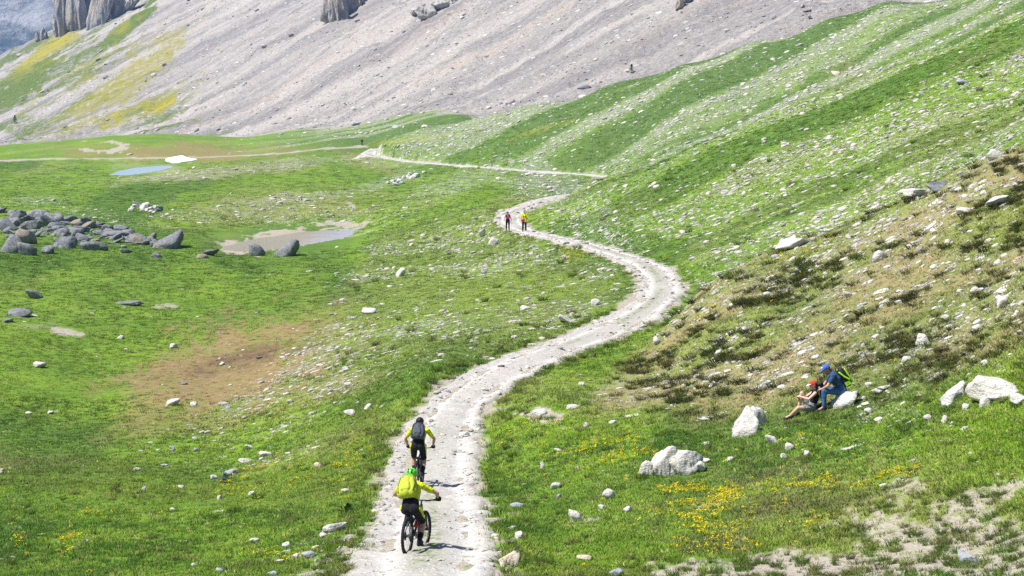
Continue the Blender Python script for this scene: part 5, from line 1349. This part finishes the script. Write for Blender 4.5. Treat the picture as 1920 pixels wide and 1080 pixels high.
# ---- riders
def rider(px, row, hd, label, bike_label, J, skin, frame_mat, bottle, steer, crank, helm_mat, helm_label, side, pack, roll=0.0, hands=None, s=1.0):
    p = spot(px, row); fx, fy = math.sin(hd), math.cos(hd)
    o = Vector((p.x + fx * .44, p.y + fy * .44, 0)); o.z = track_z(o.x, o.y)
    pit = ground_pitch(o.x, o.y, hd)
    bk = bicycle(o, -hd, pit, bike_label, frame_mat, steer, crank, bottle)
    root, (h, f, up, rt) = person(o, -hd, label, J, skin, s, .009, hands, pit)
    T_ = torso_parts(J, s)
    jersey = T_[2:] + arm_parts(J, 'L', s, 0, .62) + arm_parts(J, 'R', s, 0, .62)
    garment(root, 'jersey', jersey, YELLOW, .014)
    shorts = T_[:2] + leg_parts(J, 'L', s, .80) + leg_parts(J, 'R', s, .80)
    garment(root, 'shorts', shorts, BLACK, .013)
    for sg, sd in ((-1, 'L'), (1, 'R')):
        hp_, kn = Vector(J['hip' + sd]), Vector(J['kn' + sd]); out = Vector((sg, 0, 0)) * .052
        garment(root, 'side_stripe', [('c', hp_ + out * 1.1 + V_(0, 0, .03), .055 * s, hp_.lerp(kn, .72) + out * .62, .036 * s)], YELLOW, .010, .010, 2)
    shoes(root, J, s, SHOE, BLACK)
    for sd in 'LR':
        hd_, hu_, cu_ = hands[sd]; w_ = Vector(J['wr' + sd])
        garment(root, 'glove', [q for q in hand(w_, hd_, hu_, cu_, s, 1 if sd == 'R' else -1)], BLACK, .004, .007, 1)
    he = empty('helmet', (0, 0, 0)); he.parent = root; he['label'] = helm_label
    me = fused('shell', [('c', h - f * .045 * s + up * .05 * s, .108 * s, h + f * .05 * s + up * .052 * s, .098 * s)], .009, 0, 2)
    clip_below(me, h + up * .025 * s - f * .02, (up - f * .12).normalized()); link('shell', me, helm_mat, he)
    def vents(bm):
        for k in (-1, 0, 1):
            for q in (-.06, .0, .06):
                c_ = h + up * (.150 - abs(k) * .018 - q * q * 6) * s + f * q + rt * k * .05 * s
                capsule(bm, c_ - f * .018, .011, c_ + f * .018, .011, 8)
        for k in (-1, 1):
            for q in (.015, .055): c_ = h - f * (.152 - q * .35) * s + up * (.04 + q) * s + rt * k * .034 * s; capsule(bm, c_, .012, c_ + up * .02, .012, 8)
    solid('vents', vents, BLACK, he)
    # rucksack on the back
    ch, ne, pe = Vector(J['chest']), Vector(J['neck']), Vector(J['pelvis'])
    ax = (ne - pe).normalized(); M4 = Matrix.Translation(o) @ root.rotation_euler.to_matrix().to_4x4()
    back = Vector((0, -1, 0)) - ax * Vector((0, -1, 0)).dot(ax); back.normalize()
    c_ = pe.lerp(ne, .56) + back * .115 * s
    lx = ax.cross(-back) * -1; lx = (-back).cross(ax).normalized()
    R_ = Matrix((lx, -back, ax)).transposed().to_4x4()
    strap = [[(sg * .10, 0, .20), (sg * .10, .10, .25), (sg * .11, .24, .16), (sg * .12, .22, 0), (sg * .14, .08, -.14)] for sg in (-1, 1)]
    bp = backpack((0, 0, 0), 0, (0, 0), *pack, straps=strap, group='rucksacks of the riders')
    bp.matrix_world = M4 @ Matrix.Translation(c_) @ R_; bp.rotation_mode = 'XYZ'
    return root
def grip_hands(): return {'L': ((-.05, .98, -.12), (0, .1, 1), 1.25), 'R': ((.05, .98, -.12), (0, .1, 1), 1.25)}
LIME = plain('lime_helmet', (.10, .62, .03), .35, .5, .05)
BLKG = plain('black_helmet', (.015, .017, .02), .35, .5)
OLIVE = plain('olive_lime_nylon', (.36, .42, .03), .7, .3, .15, 20)
OLIVE2 = plain('dark_lime_nylon', (.24, .29, .03), .7, .3, .15, 20)
SLATE = plain('slate_nylon', (.055, .065, .085), .7, .3, .25, 20)
SLATE2 = plain('black_nylon', (.018, .019, .023), .7, .3, .25, 20)
RED = plain('red_plastic', (.62, .03, .02), .4, .5)
J1 = dict(pelvis=(0, -.27, .87), chest=(-.07, .01, 1.17), neck=(-.10, .15, 1.32), head=(-.13, .25, 1.435), face=(.05, .9, -.18), shL=(-.29, .12, 1.27), shR=(.10, .13, 1.27),
          elL=(-.46, .22, 1.07), elR=(.36, .30, 1.12), wrL=(-.335, .43, 1.03), wrR=(.345, .41, 1.03), hipL=(-.10, -.23, .84), hipR=(.10, -.23, .84), knL=(-.15, .24, .84), knR=(.14, .16, .56),
          anL=(-.14, -.06, .60), anR=(.13, -.05, .24), toL=(-.14, .10, .56), toR=(.13, .10, .20))
rider(763, 1042, math.radians(13), 'rear rider in a yellow jersey with a green helmet and lime rucksack', 'rear mountain bike with red bottle, ridden by the green helmet rider', J1, SKIN, METAL, RED, -.05, 0.0,
      LIME, None, None, ('lime green rucksack on the back of the rear rider', (.37, .47, .25), OLIVE, OLIVE2, OLIVE), hands=grip_hands())
J2 = dict(pelvis=(0, -.15, 1.08), chest=(0, .10, 1.37), neck=(0, .20, 1.50), head=(0, .28, 1.62), face=(0, .95, -.12), shL=(-.20, .17, 1.45), shR=(.20, .17, 1.45),
          elL=(-.37, .25, 1.22), elR=(.37, .25, 1.22), wrL=(-.325, .41, 1.03), wrR=(.325, .41, 1.03), hipL=(-.10, -.12, 1.05), hipR=(.10, -.12, 1.05), knL=(-.14, .16, .74), knR=(.14, .03, .70),
          anL=(-.13, .12, .40), anR=(.13, -.23, .42), toL=(-.13, .27, .37), toR=(.13, -.09, .36))
rider(781, 921, math.radians(4), 'front rider standing on the pedals in yellow jersey with black helmet and dark rucksack', 'front mountain bike ridden by the black helmet rider', J2, SKIN, METAL, None, 0, math.radians(90),
      BLKG, None, None, ('dark grey rucksack on the back of the front rider', (.35, .44, .24), SLATE, SLATE2, SLATE), hands=grip_hands())

# ---- two walkers coming down the track
def walker(px, row, label, woman, step):
    p = spot(px, row); z = track_z(p.x, p.y); s = .95 if woman else 1.02
    k = s * 1.0
    J = dict(pelvis=(0, 0, .95), chest=(0, -.01, 1.27), neck=(0, 0, 1.44), head=(0, -.02, 1.58), face=(.05, -1, -.12), shL=(.19, 0, 1.39), shR=(-.19, 0, 1.39),
             hipL=(.09, 0, .91), hipR=(-.09, 0, .91), knL=(.11, -.05 - step, .50), knR=(-.11, -.03 + step, .50), anL=(.12, -.03 - step * .8, .085), anR=(-.12, .05 + step * 1.4, .09), toL=(.14, -.19 - step, .035), toR=(-.14, -.10 + step, .035))
    if woman: J.update(elL=(.27, .02, 1.12), wrL=(.29, -.18, .98), elR=(-.28, .03, 1.12), wrR=(-.30, -.14, 1.0), shL=(.17, 0, 1.38), shR=(-.17, 0, 1.38))
    else: J.update(elL=(.27, -.04, 1.11), wrL=(.10, -.24, 1.08), elR=(-.28, -.04, 1.11), wrR=(-.11, -.24, 1.06))
    J = {a: (tuple(x * k for x in b) if a != 'face' else b) for a, b in J.items()}
    root, (h, f, up, rt) = person((p.x, p.y, z), 0, label, J, SKIN, k, .012, {'L': ((-.5 if not woman else .1, -.8, -.1), (0, .1, 1), 1.3), 'R': ((.5 if not woman else -.1, -.8, -.1), (0, .1, 1), 1.3)})
    T_ = torso_parts(J, k)
    legs = T_[:2] + leg_parts(J, 'L', k, 1.93) + leg_parts(J, 'R', k, 1.93)
    garment(root, 'trousers', legs, BLACK, .012 if woman else .022, .013, 2)
    shoes(root, J, k, SHOE)
    return p, z, root, J, T_, (h, f, up, rt), k
PINK = cloth('pink_top', (.42, .10, .20), .8, .2); MAG = plain('magenta_pouch', (.28, .02, .15), .7)
NAVY = plain('dark_navy', (.02, .025, .045), .7)
p, z, root, J, T_, (h, f, up, rt), k = walker(952, 434.5, 'woman walker in a pink top and black leggings with a walking pole', True, .04)
garment(root, 'top', T_[2:], PINK, .012, .012, 2)
garment(root, 'waist_bag', [('c', (-.07, -.14, 1.06), .07, (.07, -.14, 1.06), .07)], MAG, 0, .012, 2)
dm, vi = cap_parts(h, f, up, rt, k); garment(root, 'cap', dm + vi, NAVY, 0, .011, 1)
solid('sunglasses', lambda bm: [ellip(bm, h + f * .094 + rt * sg * .034 + up * .008, (.028, .014, .018)) for sg in (-1, 1)], DARKEYE, root)
garment(root, 'hair', [('c', h - f * .06 + up * .02, .07, h - f * .07 - up * .09, .045)], HAIR, 0, .012, 1)
for sg in (-1, 1): solid('strap', lambda bm: tube(bm, [(sg * .10, -.115, 1.12), (sg * .12, -.11, 1.28), (sg * .12, -.01, 1.40)], .028, 6), BLACK, root)
w_ = Vector(J['wrL']); pole = empty('walking_pole', (p.x + w_.x + .02, p.y + w_.y - .09, z)); tag(pole, 'thin walking pole in the hand of the woman in pink', 'walking pole')
solid('shaft', lambda bm: capsule(bm, (.02, -.06, .0), .006, (0, 0, .95), .009, 6), ALLOY, pole); solid('grip', lambda bm: capsule(bm, (0, 0, .93), .017, (0, 0, 1.06), .017, 8), BLACK, pole)
HIVIS = cloth('high_visibility_yellow', (.72, .85, .02), .75, .2)
p, z, root, J, T_, (h, f, up, rt), k = walker(983, 435.5, 'bearded walker in a bright yellow shirt and black trousers', False, -.02)
garment(root, 'shirt', T_ + arm_parts(J, 'L', k, 0, .95) + arm_parts(J, 'R', k, 0, .95) + [('c', (.09, 0, .86), .11, (.09, 0, 1.0), .11)], HIVIS, .024, .013, 2)
garment(root, 'hair', [('c', h - f * .03 + up * .045, .088, h - f * .01 + up * .06, .08)], HAIR, 0, .012, 1)
garment(root, 'beard', [('c', h + f * .055 - up * .085, .035, h + f * .06 - up * .06, .035)], HAIR, 0, .012, 1)
for sg in (-1, 1): solid('strap', lambda bm: tube(bm, [(sg * .05, -.15, 1.20), (sg * .12, -.13, 1.34), (sg * .13, 0, 1.45)], .022, 6), BLACK, root)
rb = empty('helmet', (p.x - .12, p.y - .34, z + .98)); tag(rb, 'red helmet carried at the waist of the walker in yellow', 'helmet')
me = fused('shell', [('e', (0, 0, 0), (.15, .12, .14)), ('c', (-.05, 0, -.03), .11, (.06, 0, -.03), .11)], .012, 0, 2); link('shell', me, RED, rb)
solid('rim_band', lambda bm: tube(bm, [(.155 * math.cos(a * .628), .125 * math.sin(a * .628), -.06) for a in range(11)], .012, 6), SLATE2, rb)

# ---- couple resting by the stone
BLUE = cloth('blue_tee', (.045, .105, .22), .85, .2, .15); JEAN = cloth('blue_jeans', (.055, .14, .29), .85, .2, .25, 14); CAPB = plain('blue_cap', (.05, .12, .50), .7)
foot = spot(1541, 768); zg = foot.z
def gz_(dx, dy): return float(ground(foot.x + dx, foot.y + dy)) - zg
seat_top = .41
J = dict(pelvis=(.52, .05, .50), chest=(.36, .03, .80), neck=(.25, .02, .95), head=(.09, -.02, 1.045), face=(-.86, -.40, -.42), shL=(.26, -.17, .90), shR=(.28, .20, .90),
         elL=(.10, -.24, .64), elR=(.10, .22, .64), wrL=(-.02, -.04, .535), wrR=(-.02, .10, .54), hipL=(.50, -.06, .47), hipR=(.50, .16, .47), knL=(.03, -.13, .50), knR=(.03, .23, .50),
         anL=(.03, -.14, .10 + gz_(.03, -.14)), anR=(.08, .25, .10 + gz_(.08, .25)), toL=(-.14, -.17, .045 + gz_(-.14, -.17)), toR=(-.10, .25, .045 + gz_(-.1, .25)))
root, (h, f, up, rt) = person(foot, 0, 'man in blue cap, blue shirt and jeans sitting on a stone', J, SKIN, 1.0, .009, {'L': ((-.75, .55, -.35), (0, 0, 1), .9), 'R': ((-.8, -.45, -.35), (0, 0, 1), .9)})
T_ = torso_parts(J, 1)
garment(root, 'shirt', T_[2:] + [T_[0], T_[1]][:0] + [('c', (.50, .0, .60), .10, (.44, .03, .70), .10)] + arm_parts(J, 'L', 1, 0, .60) + arm_parts(J, 'R', 1, 0, .60), BLUE, .016)
garment(root, 'jeans', T_[:2] + leg_parts(J, 'L', 1, 1.92) + leg_parts(J, 'R', 1, 1.92), JEAN, .016)
shoes(root, J, 1.0, SHOE)
dm, vi = cap_parts(h, f, up, rt, 1.0); me = fused('cap', dm + vi, .009, 0, 1); clip_below(me, h + up * .028, up); link('cap', me, CAPB, root)
solid('cap_badge', lambda bm: ellip(bm, h + f * .098 + up * .085, (.03, .03, .022)), WHITE, root)
garment(root, 'hair', [('c', h - f * .05 + up * .01, .078, h - f * .06 - up * .04, .06)], HAIR, 0, .010, 1)
NEON = plain('neon_lime_nylon', (.42, .75, .02), .7, .3)
ax = (Vector(J['neck']) - Vector(J['pelvis'])).normalized(); bx = Vector((1, 0, 0)); bx = (bx - ax * bx.dot(ax)).normalized()
c_ = foot + Vector(J['pelvis']).lerp(Vector(J['neck']), .52) + bx * .095
lx = (-bx).cross(ax).normalized(); R_ = Matrix((lx, -bx, ax)).transposed().to_4x4()
def neon_bits(rt_):
    solid('lime_band', lambda bm: [tube(bm, [(sg * .10, -.225, .20), (sg * .13, -.235, .02), (sg * .12, -.245, -.16)], .020, 6) for sg in (-1, 1)], NEON, rt_)
    solid('lime_pocket', lambda bm: bmesh.ops.create_cube(bm, size=1, matrix=Matrix.Translation((-.178, -.12, -.15)) @ Matrix.Diagonal((.02, .15, .10, 1))), NEON, rt_, False)
    solid('lime_pocket', lambda bm: bmesh.ops.create_cube(bm, size=1, matrix=Matrix.Translation((.178, -.12, -.15)) @ Matrix.Diagonal((.02, .15, .10, 1))), NEON, rt_, False)
    for sg in (-1, 1): solid('lime_band', lambda bm: tube(bm, [(sg * .165, -.06, .20), (sg * .18, -.12, .05), (sg * .178, -.20, -.08)], .022, 6), NEON, rt_)
    solid('grab_loop', lambda bm: tube(bm, [(-.03, -.02, .24), (-.03, -.02, .30), (.03, -.02, .30), (.03, -.02, .24)], .012, 6), SLATE2, rt_)
bp = backpack((0, 0, 0), 0, (0, 0), 'black and neon lime rucksack worn by the seated man', (.34, .50, .25), SLATE2, SLATE2, SLATE, straps=[[(sg * .11, 0, .16), (sg * .11, .09, .22), (sg * .12, .22, .14), (sg * .12, .22, 0), (sg * .15, .08, -.14)] for sg in (-1, 1)], extra=neon_bits)
bp.matrix_world = Matrix.Translation(c_) @ R_
# woman on the grass in front of him
hipp = spot(1521, 772); zg = hipp.z
def gw(dx, dy): return float(ground(hipp.x + dx, hipp.y + dy)) - zg
J = dict(pelvis=(.02, .02, .12), chest=(.09, .0, .40), neck=(.08, -.01, .55), head=(.035, -.02, .685), face=(-1, -.12, -.22), shL=(.07, -.165, .50), shR=(.08, .155, .50),
         elL=(-.10, -.23, .36), elR=(-.12, .16, .36), wrL=(-.31, -.10, .41), wrR=(-.31, .10, .39), hipL=(-.02, -.08, .11), hipR=(-.02, .10, .12), knL=(-.36, -.20, .13), knR=(-.24, .06, .47),
         anL=(-.55, -.02, .075 + gw(-.55, -.02)), anR=(-.33, .09, .09 + gw(-.33, .09)), toL=(-.70, -.06, .06 + gw(-.7, -.06)), toR=(-.50, .08, .05 + gw(-.5, .08)))
root, (h, f, up, rt) = person(hipp, 0, 'woman in red and white cap and black vest hugging her knee on the grass', J, SKIN2, .92, .009, {'L': ((-.5, .8, .0), (-.5, 0, 1), .9), 'R': ((-.4, -.6, -.7), (-1, 0, .2), .7)})
T_ = torso_parts(J, .92)
garment(root, 'vest', T_[2:7], BLACK, .014)
garment(root, 'shorts', T_[:2] + leg_parts(J, 'L', .92, .55) + leg_parts(J, 'R', .92, .45), GREYC, .014)
shoes(root, J, .92, SHOE, None)
dm, vi = cap_parts(h, f, up, rt, .95); me = fused('cap', dm, .009, 0, 1); clip_below(me, h + up * .03, up)
link('cap', me, plain('red_cap', (.62, .025, .02), .7), root)
garment(root, 'cap_brim', vi + [('c', h - f * .09 + up * .045, .014, h + f * .08 + up * .05 - rt * .06, .012)], WHITE, .002, .008, 1)
garment(root, 'hair', [('c', h - f * .055 + up * .0, .075, h - f * .075 - up * .06, .055), ('c', h - f * .10 - up * .02, .05, h - f * .22 + up * .0, .055), ('c', h - f * .22, .055, h - f * .21 - up * .12, .03)], HAIR, 0, .010, 1)
# ---- far figure beyond the track
p = spot(679, 273); s = 1.15
J = dict(pelvis=(0, 0, .95), chest=(0, -.01, 1.27), neck=(0, 0, 1.44), head=(0, -.02, 1.58), face=(.3, -1, -.1), shL=(.19, 0, 1.39), shR=(-.19, 0, 1.39), elL=(.27, 0, 1.1), wrL=(.2, -.15, .98), elR=(-.28, 0, 1.1), wrR=(-.22, -.12, .98),
         hipL=(.09, 0, .91), hipR=(-.09, 0, .91), knL=(.13, -.05, .50), knR=(-.11, .06, .50), anL=(.13, -.03, .085), anR=(-.13, .2, .09), toL=(.14, -.19, .035), toR=(-.14, .05, .035))
root, _ = person(p, 0, 'tiny dark clad walker on the grass beyond the far end of the track', J, SKIN, 1.0, .018)
T_ = torso_parts(J, 1); garment(root, 'jacket', T_[2:] + arm_parts(J, 'L', 1, 0, 1.9) + arm_parts(J, 'R', 1, 0, 1.9), BLACK, .03, .02, 1)
garment(root, 'trousers', T_[:2] + leg_parts(J, 'L', 1, 1.9) + leg_parts(J, 'R', 1, 1.9), NAVY, .025, .02, 1)
